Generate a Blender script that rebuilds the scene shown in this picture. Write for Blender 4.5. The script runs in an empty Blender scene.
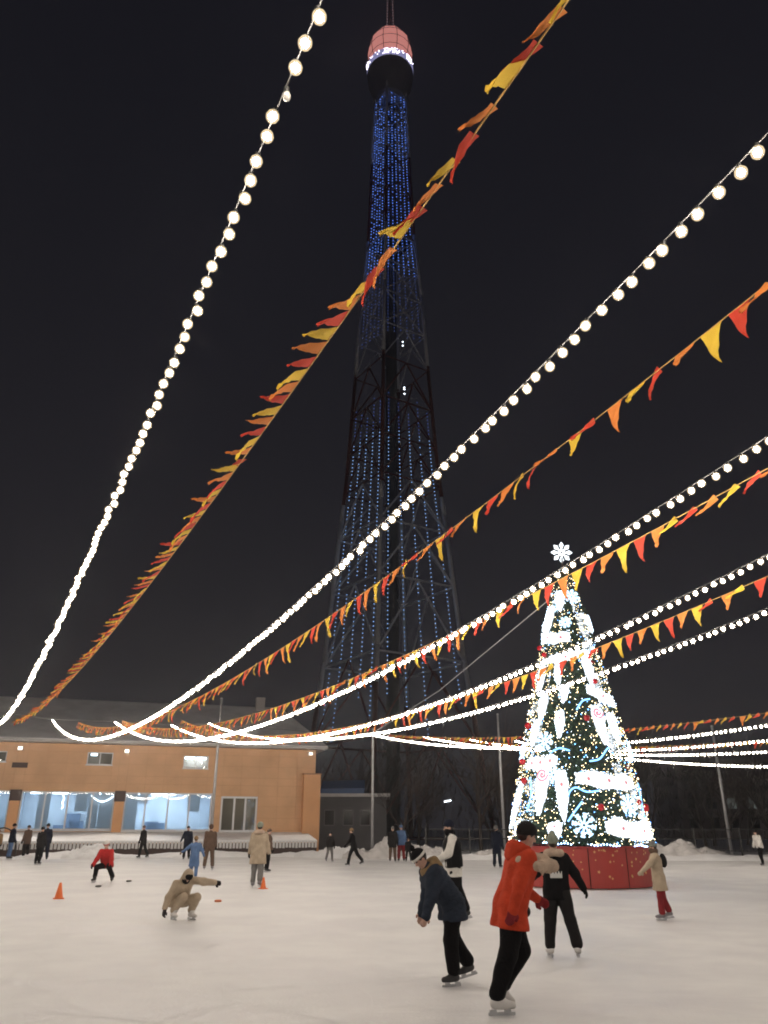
import bpy, bmesh, math, random
import numpy as np
from mathutils import Vector, Matrix

R = math.radians
random.seed(11)
rng = np.random.default_rng(5)
scene = bpy.context.scene
col = scene.collection

# ------------------------------------------------------------------ camera, sky, exposure
cam_d = bpy.data.cameras.new('camera')
cam = bpy.data.objects.new('camera', cam_d)
col.objects.link(cam)
cam.location = (0, 0, 1.6)
cam.rotation_euler = (R(90 + 22.3), 0, 0)
cam_d.sensor_fit = 'VERTICAL'
cam_d.sensor_height = 36.0
cam_d.lens = 770.0 / 1024.0 * 36.0
cam_d.clip_start = 0.05
cam_d.clip_end = 3000
scene.camera = cam

world = bpy.data.worlds.new('World')
scene.world = world
world.use_nodes = True
wn, wl = world.node_tree.nodes, world.node_tree.links
wn.clear()
w_out = wn.new('ShaderNodeOutputWorld')
w_bg = wn.new('ShaderNodeBackground')
w_tc = wn.new('ShaderNodeTexCoord')
w_sep = wn.new('ShaderNodeSeparateXYZ')
w_ramp = wn.new('ShaderNodeValToRGB')
w_ramp.color_ramp.elements[0].position = 0.0
w_ramp.color_ramp.elements[0].color = (0.0150, 0.0142, 0.0180, 1)      # city glow on low cloud
w_ramp.color_ramp.elements[1].position = 0.85
w_ramp.color_ramp.elements[1].color = (0.0070, 0.0071, 0.0105, 1)
wl.new(w_tc.outputs['Generated'], w_sep.inputs[0])
wl.new(w_sep.outputs['Z'], w_ramp.inputs[0])
wl.new(w_ramp.outputs[0], w_bg.inputs[0])
w_bg.inputs[1].default_value = 1.0
wl.new(w_bg.outputs[0], w_out.inputs[0])

scene.view_settings.view_transform = 'Standard'
scene.view_settings.look = 'None'
scene.view_settings.exposure = 0.0
scene.view_settings.gamma = 1.0
cy = scene.cycles
cy.use_denoising = True
cy.use_light_tree = True
cy.max_bounces = 5
cy.diffuse_bounces = 3
cy.glossy_bounces = 3
cy.transparent_max_bounces = 12
cy.sample_clamp_indirect = 3.0
cy.caustics_reflective = False
cy.caustics_refractive = False
cy.pixel_filter_type = 'GAUSSIAN'
cy.filter_width = 2.1

BULB_L = 110.0         # radiance of the glowing core of a festoon bulb
WARM = (1.0, 0.89, 0.785)

# ------------------------------------------------------------------ materials
MATS = {}


def mat(name, color=(0.5, 0.5, 0.5), rough=0.7, metal=0.0, emit=None, strength=0.0, bump=0.0, bscale=30.0,
        vary=0.0, vscale=6.0, trans=0.0, sheen=0.0):
    if name in MATS:
        return MATS[name]
    m = bpy.data.materials.new(name)
    m.use_nodes = True
    nt = m.node_tree
    b = nt.nodes['Principled BSDF']
    b.inputs['Base Color'].default_value = (*color, 1)
    b.inputs['Roughness'].default_value = rough
    b.inputs['Metallic'].default_value = metal
    if rough > .9:
        b.inputs['Specular IOR Level'].default_value = .15
    if sheen:
        b.inputs['Sheen Weight'].default_value = sheen
    if emit is not None:
        b.inputs['Emission Color'].default_value = (*emit, 1)
        b.inputs['Emission Strength'].default_value = strength
    tc = None
    if bump or vary:
        tc = nt.nodes.new('ShaderNodeTexCoord')
    if vary:
        n = nt.nodes.new('ShaderNodeTexNoise')
        n.inputs['Scale'].default_value = vscale
        n.inputs['Detail'].default_value = 5
        nt.links.new(tc.outputs['Object'], n.inputs['Vector'])
        rp = nt.nodes.new('ShaderNodeValToRGB')
        rp.color_ramp.elements[0].position = 0.3
        rp.color_ramp.elements[1].position = 0.7
        rp.color_ramp.elements[0].color = (*[c * (1 - vary) for c in color], 1)
        rp.color_ramp.elements[1].color = (*[min(1, c * (1 + vary)) for c in color], 1)
        nt.links.new(n.outputs['Fac'], rp.inputs[0])
        nt.links.new(rp.outputs[0], b.inputs['Base Color'])
    if bump:
        n2 = nt.nodes.new('ShaderNodeTexNoise')
        n2.inputs['Scale'].default_value = bscale
        n2.inputs['Detail'].default_value = 4
        nt.links.new(tc.outputs['Object'], n2.inputs['Vector'])
        bp = nt.nodes.new('ShaderNodeBump')
        bp.inputs['Strength'].default_value = bump
        bp.inputs['Distance'].default_value = 0.03
        nt.links.new(n2.outputs['Fac'], bp.inputs['Height'])
        nt.links.new(bp.outputs[0], b.inputs['Normal'])
    if trans:
        t = nt.nodes.new('ShaderNodeBsdfTranslucent')
        t.inputs[0].default_value = (*color, 1)
        mx = nt.nodes.new('ShaderNodeMixShader')
        mx.inputs[0].default_value = trans
        out = nt.nodes['Material Output']
        nt.links.new(b.outputs[0], mx.inputs[1])
        nt.links.new(t.outputs[0], mx.inputs[2])
        nt.links.new(mx.outputs[0], out.inputs[0])
    MATS[name] = m
    return m


def emitter(name, color, strength):
    if name in MATS:
        return MATS[name]
    m = bpy.data.materials.new(name)
    m.use_nodes = True
    nt = m.node_tree
    nt.nodes.clear()
    o = nt.nodes.new('ShaderNodeOutputMaterial')
    e = nt.nodes.new('ShaderNodeEmission')
    e.inputs[0].default_value = (*color, 1)
    e.inputs[1].default_value = strength
    nt.links.new(e.outputs[0], o.inputs[0])
    MATS[name] = m
    return m


def ice_material():
    m = bpy.data.materials.new('skated_ice')
    m.use_nodes = True
    nt = m.node_tree
    b = nt.nodes['Principled BSDF']
    tc = nt.nodes.new('ShaderNodeTexCoord')
    # broad patches: snow dust against bare ice
    n1 = nt.nodes.new('ShaderNodeTexNoise')
    n1.inputs['Scale'].default_value = 0.55
    n1.inputs['Detail'].default_value = 8
    n1.inputs['Roughness'].default_value = 0.62
    nt.links.new(tc.outputs['Object'], n1.inputs['Vector'])
    r1 = nt.nodes.new('ShaderNodeValToRGB')
    r1.color_ramp.elements[0].position = 0.36
    r1.color_ramp.elements[0].color = (0.66, 0.655, 0.665, 1)
    r1.color_ramp.elements[1].position = 0.62
    r1.color_ramp.elements[1].color = (0.80, 0.80, 0.795, 1)
    nt.links.new(n1.outputs['Fac'], r1.inputs[0])
    # skate scratches: thin stretched lines in two directions
    last = r1.outputs[0]
    for k, (rot, sc, th) in enumerate(((R(20), (0.35, 9.0, 1), 0.68), (R(-48), (0.5, 11.0, 1), 0.70), (R(83), (0.45, 10.0, 1), 0.70))):
        mp = nt.nodes.new('ShaderNodeMapping')
        mp.inputs['Rotation'].default_value = (0, 0, rot)
        mp.inputs['Scale'].default_value = sc
        nt.links.new(tc.outputs['Object'], mp.inputs[0])
        nz = nt.nodes.new('ShaderNodeTexNoise')
        nz.inputs['Scale'].default_value = 1.6
        nz.inputs['Detail'].default_value = 3
        nz.inputs['Distortion'].default_value = 0.6
        nt.links.new(mp.outputs[0], nz.inputs['Vector'])
        rr = nt.nodes.new('ShaderNodeValToRGB')
        rr.color_ramp.elements[0].position = th - 0.04
        rr.color_ramp.elements[0].color = (0, 0, 0, 1)
        rr.color_ramp.elements[1].position = th + 0.03
        rr.color_ramp.elements[1].color = (0.22, 0.22, 0.22, 1)
        nt.links.new(nz.outputs['Fac'], rr.inputs[0])
        mx = nt.nodes.new('ShaderNodeMix')
        mx.data_type = 'RGBA'
        nt.links.new(rr.outputs[0], mx.inputs[0])
        nt.links.new(last, mx.inputs[6])
        mx.inputs[7].default_value = (0.56, 0.56, 0.58, 1)
        last = mx.outputs[2]
    nt.links.new(last, b.inputs['Base Color'])
    rgh = nt.nodes.new('ShaderNodeMapRange')
    rgh.inputs[1].default_value = 0.3
    rgh.inputs[2].default_value = 0.7
    rgh.inputs[3].default_value = 0.42
    rgh.inputs[4].default_value = 0.75
    nt.links.new(n1.outputs['Fac'], rgh.inputs[0])
    nt.links.new(rgh.outputs[0], b.inputs['Roughness'])
    b.inputs['Specular IOR Level'].default_value = 0.3
    n3 = nt.nodes.new('ShaderNodeTexNoise')
    n3.inputs['Scale'].default_value = 22
    n3.inputs['Detail'].default_value = 5
    nt.links.new(tc.outputs['Object'], n3.inputs['Vector'])
    bp = nt.nodes.new('ShaderNodeBump')
    bp.inputs['Strength'].default_value = 0.25
    bp.inputs['Distance'].default_value = 0.02
    nt.links.new(n3.outputs['Fac'], bp.inputs['Height'])
    nt.links.new(bp.outputs[0], b.inputs['Normal'])
    return m


def glass_material():
    m = bpy.data.materials.new('window_glass')
    m.use_nodes = True
    nt = m.node_tree
    nt.nodes.clear()
    o = nt.nodes.new('ShaderNodeOutputMaterial')
    t = nt.nodes.new('ShaderNodeBsdfTransparent')
    t.inputs[0].default_value = (0.86, 0.92, 0.95, 1)
    g = nt.nodes.new('ShaderNodeBsdfGlossy')
    g.inputs['Roughness'].default_value = 0.03
    fr = nt.nodes.new('ShaderNodeFresnel')
    fr.inputs[0].default_value = 1.5
    mx = nt.nodes.new('ShaderNodeMixShader')
    nt.links.new(fr.outputs[0], mx.inputs[0])
    nt.links.new(t.outputs[0], mx.inputs[1])
    nt.links.new(g.outputs[0], mx.inputs[2])
    nt.links.new(mx.outputs[0], o.inputs[0])
    return m


M_ICE = ice_material()
M_GLASS = glass_material()
M_SNOW = mat('snow', (0.88, 0.88, 0.89), 0.85, bump=0.5, bscale=4.0, vary=0.06, vscale=1.5)
M_DIRTY_SNOW = mat('dirty_snow', (0.62, 0.60, 0.59), 0.9, bump=0.8, bscale=6.0, vary=0.16, vscale=2.5)
M_BULB = emitter('lit_bulb', WARM, BULB_L)


def globe_material():
    m = bpy.data.materials.new('bulb_halo_globe')
    m.use_nodes = True
    nt = m.node_tree
    nt.nodes.clear()
    o = nt.nodes.new('ShaderNodeOutputMaterial')
    t = nt.nodes.new('ShaderNodeBsdfTransparent')
    t.inputs[0].default_value = (.97, .96, .94, 1)
    e = nt.nodes.new('ShaderNodeEmission')      # faint emission put on the shell as a soft cream halo
    e.inputs[0].default_value = (1.0, .78, .48, 1)
    e.inputs[1].default_value = 0.50
    a = nt.nodes.new('ShaderNodeAddShader')
    nt.links.new(t.outputs[0], a.inputs[0])
    nt.links.new(e.outputs[0], a.inputs[1])
    nt.links.new(a.outputs[0], o.inputs[0])
    m.cycles.emission_sampling = 'NONE'
    return m


M_GLOBE = globe_material()
M_DEAD = mat('unlit_bulb_glass', (0.75, 0.73, 0.68), 0.25)
M_SOCKET = mat('bulb_socket', (0.03, 0.03, 0.03), 0.5)
M_CABLE = mat('cable_rubber', (0.10, 0.10, 0.10), 0.6)
M_STEEL = mat('galvanised_steel', (0.42, 0.42, 0.43), 0.5, metal=0.3, vary=0.12, vscale=3)
M_DARKMETAL = mat('dark_metal', (0.035, 0.032, 0.032), 0.55)

# ------------------------------------------------------------------ helpers


def tag(o, label=None, cat=None, group=None, kind=None):
    if label:
        o['label'] = label
    if cat:
        o['category'] = cat
    if group:
        o['group'] = group
    if kind:
        o['kind'] = kind
    return o


def empty(name, loc=(0, 0, 0), rz=0.0):
    o = bpy.data.objects.new(name, None)
    o.empty_display_size = 0.2
    o.location = loc
    o.rotation_euler = (0, 0, rz)
    col.objects.link(o)
    return o


def link_mesh(name, me, parent=None, loc=None):
    o = bpy.data.objects.new(name, me)
    col.objects.link(o)
    if parent is not None:
        o.parent = parent
    if loc is not None:
        o.location = loc
    return o


def mesh_of(name, verts, faces, mats, smooth=False, midx=None):
    me = bpy.data.meshes.new(name)
    me.from_pydata([tuple(map(float, v)) for v in verts], [], [tuple(int(i) for i in f) for f in faces])
    if not isinstance(mats, (list, tuple)):
        mats = [mats]
    for m in mats:
        me.materials.append(m)
    if midx is not None:
        me.polygons.foreach_set('material_index', np.asarray(midx, dtype=np.int32))
    if smooth:
        me.polygons.foreach_set('use_smooth', np.ones(len(me.polygons), dtype=bool))
    me.update()
    return me


class MB:
    """collects shapes into one mesh"""

    def __init__(self):
        self.v, self.f, self.mi = [], [], []

    def add(self, v, f, mi=0):
        b = len(self.v)
        self.v += [tuple(map(float, p)) for p in v]
        self.f += [tuple(i + b for i in q) for q in f]
        self.mi += [mi] * len(f)
        return self

    def box(self, lo, hi, M=None, mi=0):
        x0, y0, z0 = lo
        x1, y1, z1 = hi
        v = [Vector(p) for p in ((x0, y0, z0), (x1, y0, z0), (x1, y1, z0), (x0, y1, z0), (x0, y0, z1), (x1, y0, z1), (x1, y1, z1), (x0, y1, z1))]
        if M is not None:
            v = [M @ p for p in v]
        return self.add(v, [(3, 2, 1, 0), (4, 5, 6, 7), (0, 1, 5, 4), (1, 2, 6, 5), (2, 3, 7, 6), (3, 0, 4, 7)], mi)

    def tube(self, pts, rad, n=6, mi=0, cap=True):
        pts = [Vector(p) for p in pts]
        if not isinstance(rad, (list, tuple)):
            rad = [rad] * len(pts)
        rings = []
        t0 = (pts[1] - pts[0]).normalized()
        ref = Vector((0, 0, 1)) if abs(t0.z) < 0.9 else Vector((1, 0, 0))
        u = t0.cross(ref).normalized()
        v = []
        for i, p in enumerate(pts):
            if i == 0:
                t = t0
            elif i == len(pts) - 1:
                t = (pts[i] - pts[i - 1]).normalized()
            else:
                t = (pts[i + 1] - pts[i - 1]).normalized()
            u = (u - t * u.dot(t)).normalized()
            w = t.cross(u)
            for k in range(n):
                a = 2 * math.pi * k / n
                v.append(p + (u * math.cos(a) + w * math.sin(a)) * rad[i])
        f = []
        for i in range(len(pts) - 1):
            for k in range(n):
                k2 = (k + 1) % n
                f.append((i * n + k, i * n + k2, (i + 1) * n + k2, (i + 1) * n + k))
        if cap:
            f.append(tuple(range(n - 1, -1, -1)))
            f.append(tuple((len(pts) - 1) * n + k for k in range(n)))
        return self.add(v, f, mi)

    def lathe(self, prof, n=16, c=(0, 0, 0), mi=0, a0=0.0, a1=2 * math.pi):
        full = abs(a1 - a0 - 2 * math.pi) < 1e-6
        m = n if full else n + 1
        v = []
        for r, z in prof:
            for k in range(m):
                a = a0 + (a1 - a0) * k / n
                v.append((c[0] + r * math.cos(a), c[1] + r * math.sin(a), c[2] + z))
        f = []
        for i in range(len(prof) - 1):
            for k in range(n):
                k2 = (k + 1) % m
                f.append((i * m + k, i * m + k2, (i + 1) * m + k2, (i + 1) * m + k))
        return self.add(v, f, mi)

    def prism(self, outline, M, depth, mi=0):
        """2-D outline (x, z) extruded along local y, placed with M"""
        n = len(outline)
        v = [M @ Vector((x, -depth / 2, z)) for x, z in outline] + [M @ Vector((x, depth / 2, z)) for x, z in outline]
        f = [tuple(range(n)), tuple(range(2 * n - 1, n - 1, -1))]
        for k in range(n):
            k2 = (k + 1) % n
            f.append((k2, k, n + k, n + k2))
        return self.add(v, f, mi)

    def blob(self, c, r, mi=0, squash=(1, 1, 1), n=8):
        v, f = [], []
        rows = n // 2
        for i in range(rows + 1):
            th = math.pi * i / rows
            for k in range(n):
                a = 2 * math.pi * k / n
                v.append((c[0] + r * squash[0] * math.sin(th) * math.cos(a), c[1] + r * squash[1] * math.sin(th) * math.sin(a), c[2] + r * squash[2] * math.cos(th)))
        for i in range(rows):
            for k in range(n):
                k2 = (k + 1) % n
                f.append((i * n + k, (i + 1) * n + k, (i + 1) * n + k2, i * n + k2))
        return self.add(v, f, mi)

    def octa(self, c, r, mi=0):
        x, y, z = c
        return self.add([(x + r, y, z), (x - r, y, z), (x, y + r, z), (x, y - r, z), (x, y, z + r), (x, y, z - r)],
                        [(0, 2, 4), (2, 1, 4), (1, 3, 4), (3, 0, 4), (2, 0, 5), (1, 2, 5), (3, 1, 5), (0, 3, 5)], mi)

    def mesh(self, name, mats, smooth=False):
        return mesh_of(name, self.v, self.f, mats, smooth, self.mi)

    def build(self, name, mats, parent=None, smooth=False):
        return link_mesh(name, self.mesh(name, mats, smooth), parent)


def fbm(x, y, seed=0):
    r = np.random.default_rng(seed)
    out = np.zeros_like(np.asarray(x, float))
    amp, fr = 1.0, 1.0
    for o in range(5):
        for k in range(3):
            a = r.uniform(0, 2 * math.pi)
            out = out + amp / 3 * np.sin(fr * (np.cos(a) * x + np.sin(a) * y) * r.uniform(.7, 1.4) + r.uniform(0, 7))
        amp *= 0.55
        fr *= 2.1
    return out


# ------------------------------------------------------------------ the ground and the ice
me = MB().add([(-900, -600, -0.06), (900, -600, -0.06), (900, 1500, -0.06), (-900, 1500, -0.06)], [(0, 1, 2, 3)]).mesh('ground', mat('ground_snow', (0.55, 0.55, 0.57), 0.9, bump=0.3, bscale=0.8, vary=0.15, vscale=0.4))
tag(link_mesh('ground', me), kind='structure')
EDGE = [(-44, 39.5), (-25, 45.2), (-10, 49.6), (-5, 50.3), (-1.5, 47.3), (3, 45.6), (12, 45.0), (22, 44.0), (44, 42.0)]
iv = [(-44, -24, 0), (44, -24, 0)] + [(x, y + 1.5, 0) for x, y in EDGE[::-1]]
tag(link_mesh('ice', mesh_of('ice', iv, [tuple(range(len(iv)))], M_ICE)), kind='structure')


def snow_ridge(name, line, width, height, seed, m, step=0.35, rows=12):
    pts = []
    for (a, b) in zip(line[:-1], line[1:]):
        a, b = np.array(a), np.array(b)
        n = max(2, int(np.linalg.norm(b - a) / step))
        for k in range(n):
            pts.append(a + (b - a) * k / n)
    pts.append(np.array(line[-1]))
    pts = np.array(pts)
    t = np.gradient(pts, axis=0)
    t /= np.linalg.norm(t, axis=1)[:, None]
    nn = np.stack([-t[:, 1], t[:, 0]], 1)
    V, F = [], []
    for i, p in enumerate(pts):
        for j in range(rows + 1):
            q = j / rows
            w = (q - 0.5) * width
            x, y = p + nn[i] * w
            prof = max(0.0, math.sin(math.pi * q)) ** 0.8
            z = prof * height * (0.75 + 0.45 * float(fbm(x * 1.1, y * 1.1, seed))) + prof * 0.05 * float(fbm(x * 5, y * 5, seed + 1))
            V.append((x, y, max(z, 0) - (0.05 if j in (0, rows) else 0) + 0.004))
    m1 = rows + 1
    for i in range(len(pts) - 1):
        for j in range(rows):
            F.append((i * m1 + j, (i + 1) * m1 + j, (i + 1) * m1 + j + 1, i * m1 + j + 1))
    return link_mesh(name, mesh_of(name, V, F, m, True))


tag(snow_ridge('snow_bank', [(x, y + 1.0) for x, y in EDGE], 2.6, 0.30, 3, M_SNOW), kind='structure')


def snow_pile(x, y, wx, wy, h, seed, label, m=M_DIRTY_SNOW):
    n = 44
    g = np.linspace(-1, 1, n)
    X, Y = np.meshgrid(g, g, indexing='ij')
    rr = np.sqrt(X ** 2 + Y ** 2)
    base = np.clip(1 - rr ** 2, 0, None) ** 0.8
    wxx, wyy = X * wx / 2, Y * wy / 2
    Z = h * base * (0.72 + 0.38 * fbm(wxx * 1.3 + 3 * seed, wyy * 1.3, seed)) + base ** 0.3 * (0.12 * fbm(wxx * 3.2, wyy * 3.2, seed + 5) + .14 * np.abs(fbm(wxx * 6, wyy * 6, seed + 6)) + .05 * np.abs(fbm(wxx * 15, wyy * 15, seed + 7)))
    Z = np.where(rr > 1, -0.05, np.clip(Z, 0, None))
    V = np.stack([wxx, wyy, Z], -1).reshape(-1, 3)
    F = [(i * n + j, (i + 1) * n + j, (i + 1) * n + j + 1, i * n + j + 1) for i in range(n - 1) for j in range(n - 1)]
    o = link_mesh('snow_pile', mesh_of('snow_pile', V, F, m, True), loc=(x, y, 0))
    tag(o, label, 'snow pile', 'shovelled snow piles round the rink')
    return o


snow_pile(-0.6, 47.6, 3.6, 2.6, 1.15, 1, 'grey shovelled snow pile behind the thin pole at the annex')
snow_pile(2.3, 47.2, 3.4, 2.4, 1.05, 2, 'grey snow pile left of the skater in the dark vest')
snow_pile(6.0, 47.4, 2.6, 2.0, 0.6, 3, 'low snow heap by the fence, left of the christmas tree')
snow_pile(16.4, 47.3, 6.4, 3.0, .85, 4, 'long grey lumpy snow pile right of the christmas tree')
snow_pile(-16.6, 47.6, 3.4, 2.2, 0.75, 5, 'white snow heap over the terrace edge behind the red-jacketed skater', M_SNOW)
snow_pile(13.3, 46.6, 2.6, 1.8, 0.55, 6, 'small snow heap just right of the tree base')
snow_pile(-2.6, 50.6, 3.2, 2.2, 0.5, 7, 'low snow heap at the corner of the orange building', M_SNOW)

M_TRACK_L = mat('scraped_ice_light', (0.81, 0.81, 0.81), .8)
M_TRACK_D = mat('cut_ice_dark', (0.71, 0.71, 0.715), .6)
tk_ = MB()
tr_r = random.Random(77)
for k in range(420):
    d0 = 3.5 + 24 * tr_r.random() ** 1.3
    a0 = tr_r.uniform(-.55, .55)
    px_, py_ = d0 * math.sin(a0), d0 * math.cos(a0)
    hd = tr_r.uniform(0, 2 * math.pi)
    cur = tr_r.gauss(0, .5)
    ln = tr_r.uniform(.5, 3.4)
    wd_ = tr_r.uniform(.002, .006) * (1 + d0 * .03)
    nsg = 8
    vv, ff = [], []
    for i in range(nsg + 1):
        hh_ = hd + cur * ln * i / nsg
        px_ += math.cos(hh_) * ln / nsg
        py_ += math.sin(hh_) * ln / nsg
        w2 = wd_ * math.sin(math.pi * (i + .3) / (nsg + .6))
        vv += [(px_ - math.sin(hh_) * w2, py_ + math.cos(hh_) * w2, .004), (px_ + math.sin(hh_) * w2, py_ - math.cos(hh_) * w2, .004)]
    ff = [(2 * i, 2 * i + 1, 2 * i + 3, 2 * i + 2) for i in range(nsg)]
    tk_.add(vv, ff, 0 if tr_r.random() < .5 else 1)
tag(tk_.build('skate_tracks', [M_TRACK_L, M_TRACK_D]), 'fine curved skate cuts and scrapes all over the ice', 'skate tracks', kind='stuff')

# ------------------------------------------------------------------ orange building on the left
WD = Vector((-0.95783, -0.28735, 0))           # along the wall, to the left
WB = Vector((-0.28735, 0.95783, 0))            # away from the rink
WC = Vector((-4.9, 58.0, 0))                   # right-hand corner
WM = Matrix(((WD.x, WB.x, 0, WC.x), (WD.y, WB.y, 0, WC.y), (0, 0, 1, 0), (0, 0, 0, 1)))   # (s, back, z)


bld = empty('orange_building', WC)
tag(bld, 'orange panelled skating pavilion with snowy hip roof and lit glazing', 'building')
WI = WM.inverted()


def wb(mb, name, mats, parent=None, smooth=False):
    """mesh given in wall coordinates (s, back, z) placed under the building"""
    mb.v = [tuple(WM @ Vector(p) - WC) for p in mb.v]
    # (s, back, z) is left-handed: flip the faces
    mb.f = [tuple(reversed(q)) for q in mb.f]
    return mb.build(name, mats, parent or bld, smooth)


M_ORANGE = mat('orange_facade_panel', (0.66, 0.385, 0.205), 0.6, vary=0.10, vscale=0.7)
M_ORANGE2 = mat('orange_pilaster', (0.68, 0.35, 0.16), 0.55, vary=0.06, vscale=0.9)
M_JOINT = mat('facade_joint', (0.52, 0.28, 0.14), 0.8)
M_FRAME = mat('white_window_frame', (0.72, 0.73, 0.75), 0.4)
M_BROWN = mat('brown_cladding', (0.055, 0.03, 0.025), 0.6)
M_ROOF = mat('snow_on_roof', (0.74, 0.74, 0.75), 0.9, bump=0.6, bscale=2.0, vary=0.12, vscale=0.8)
M_ROOM = mat('room_paint', (0.64, 0.71, 0.80), 0.8, vary=.14, vscale=.6)
M_ROOMLAMP = emitter('room_lamp', (0.78, 0.90, 1.0), 42.0)

WL = 30.0
ZT = 6.78
openings = [(13.4, 19.15, 1.45, 3.80), (7.1, 12.8, 1.40, 3.78), (19.75, 25.6, 1.45, 3.82), (4.0, 6.5, 1.33, 3.60),
            (13.86, 15.48, 5.48, 6.27), (7.55, 9.24, 5.37, 6.18), (20.4, 22.0, 5.55, 6.2)]
# backing wall built as strips round the openings
xs = sorted({0.0, WL, *[o[0] for o in openings], *[o[1] for o in openings]})
zs = sorted({0.0, ZT, *[o[2] for o in openings], *[o[3] for o in openings]})
mb = MB()
for a, b in zip(xs[:-1], xs[1:]):
    for c, d in zip(zs[:-1], zs[1:]):
        cx_, cz_ = (a + b) / 2, (c + d) / 2
        if not any(o[0] < cx_ < o[1] and o[2] < cz_ < o[3] for o in openings):
            mb.box((a, 0.03, c), (b, 0.35, d))
wb(mb, 'wall', M_JOINT)
mb = MB().box((0.0, 0.35, 0), (0.3, 14, ZT)).box((WL - .3, 0.35, 0), (WL, 14, ZT)).box((0.3, 13.7, 0), (WL - .3, 14, ZT))
wb(mb, 'outer_walls', M_ORANGE2)
# cladding cassettes
fine_x = set()
for a, b in zip(xs[:-1], xs[1:]):
    n = max(1, round((b - a) / 1.35))
    for k in range(n + 1):
        fine_x.add(round(a + (b - a) * k / n, 4))
fine_x = sorted(fine_x)
rows_z = [0.0, 0.7, 1.33, 1.40, 1.45, 2.2, 2.95, 3.60, 3.78, 3.80, 3.82, 4.3, 4.8, 5.37, 5.48, 5.55, 6.18, 6.20, 6.27, 6.78]
for a, b in zip(fine_x[:-1], fine_x[1:]):
    c = 0
    while c < len(rows_z) - 1:
        cx_ = (a + b) / 2
        blocked = lambda i: any(o[0] < cx_ < o[1] and o[2] - 1e-6 <= (rows_z[i] + rows_z[i + 1]) / 2 <= o[3] + 1e-6 for o in openings)
        if blocked(c):
            c += 1
            continue
        e = c + 1
        while e < len(rows_z) - 1 and not blocked(e) and rows_z[e + 1] - rows_z[c] <= 0.80:
            e += 1
        if rows_z[e] - rows_z[c] > 0.02:
            wb(MB().box((a + .007, 0.0, rows_z[c] + .007), (b - .007, 0.028, rows_z[e] - .007)), 'wall_panel', M_ORANGE)
        c = e
# pilasters between the shop windows and at the corner
for s0, s1 in ((12.8, 13.4), (19.15, 19.75)):
    p_ = wb(MB().box((s0, -0.16, 0.9), (s1, -0.004, 3.2)), 'pilaster', M_ORANGE2)
    wb(MB().box((s0 - .04, -0.20, 3.2), (s1 + .04, -0.004, 3.86)), 'pilaster_cap', M_BROWN)
wb(MB().box((-0.28, -0.55, 0), (0.9, -0.004, 5.08)), 'corner_block', M_ORANGE2)
wb(MB().box((-0.34, -0.61, 5.08), (0.96, -0.004, 5.16)), 'coping', mat('coping_metal', (0.35, 0.16, 0.07), .5))


def glazing(s0, s1, z0, z1, mull, frame_m, fw=0.10, room=True):
    fr = MB()
    fr.box((s0, 0.06, z0), (s1, 0.16, z0 + fw)).box((s0, 0.06, z1 - fw), (s1, 0.16, z1))
    fr.box((s0, 0.06, z0 + fw), (s0 + fw, 0.16, z1 - fw)).box((s1 - fw, 0.06, z0 + fw), (s1, 0.16, z1 - fw))
    for m_ in mull:
        fr.box((m_ - fw / 2, 0.055, z0 + fw), (m_ + fw / 2, 0.155, z1 - fw))
    w = wb(fr, 'window', frame_m)
    ed = [s0 + fw] + [x for m_ in sorted(mull) for x in (m_ - fw / 2, m_ + fw / 2)] + [s1 - fw]
    for a, b in zip(ed[0::2], ed[1::2]):
        wb(MB().box((a, 0.10, z0 + fw), (b, 0.112, z1 - fw)), 'pane', M_GLASS, w)
    wb(MB().box((s0 - .05, -0.10, z0 - .06), (s1 + .05, 0.058, z0 - .002)), 'sill', frame_m, w)
    return w


glazing(13.4, 19.15, 1.45, 3.80, (17.7, 16.3, 14.8), M_FRAME)
glazing(7.1, 12.8, 1.40, 3.78, (11.45, 9.98, 8.6), M_FRAME)
glazing(19.75, 25.6, 1.45, 3.82, (21.2, 22.7, 24.1), M_FRAME)
glazing(4.0, 6.5, 1.33, 3.60, (4.82, 5.58), M_FRAME, 0.13)
for s0, s1, z0, z1 in openings[4:]:
    glazing(s0, s1, z0, z1, ((s0 + s1) / 2,), M_FRAME, 0.06)
# the rooms behind the glass
rm = MB()
for s0, s1, z0, z1 in openings[:3]:
    rm.box((s0 - .15, 3.2, 1.0), (s1 + .15, 3.4, 4.3)).box((s0 - .15, 0.36, 0.95), (s1 + .15, 3.19, 1.0)).box((s0 - .15, 0.36, 4.3), (s1 + .15, 3.19, 4.35))
    rm.box((s0 - .25, 0.36, 1.0), (s0 - .16, 3.19, 4.3)).box((s1 + .16, 0.36, 1.0), (s1 + .25, 3.19, 4.3))
wb(rm, 'room', M_ROOM)
rm = MB()
rm.box((3.7, 2.0, 1.0), (6.7, 2.2, 4.0)).box((3.7, .36, .95), (6.7, 1.99, 1.0)).box((3.7, .36, 4.0), (6.7, 1.99, 4.05)).box((3.6, .36, 1.0), (3.69, 1.99, 4.0)).box((6.71, .36, 1.0), (6.8, 1.99, 4.0))
for s0, s1, z0, z1 in openings[4:]:
    rm.box((s0 - .3, 1.2, z0 - .4), (s1 + .3, 1.3, z1 + .3)).box((s0 - .3, .36, z0 - .45), (s1 + .3, 1.19, z0 - .4)).box((s0 - .3, .36, z1 + .3), (s1 + .3, 1.19, z1 + .35))
wb(rm, 'hall', mat('hall_paint', (0.45, 0.36, 0.28), .8))
for s, ln in ((18.5, .5), (16.9, .9), (14.3, 1.0), (12.3, .9), (10.3, 1.6), (8.2, .8), (21.0, .7), (23.5, 1.0)):
    wb(MB().box((s - ln / 2, 1.3, 3.72), (s + ln / 2, 1.6, 3.80)), 'ceiling_lamp', M_ROOMLAMP)
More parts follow.
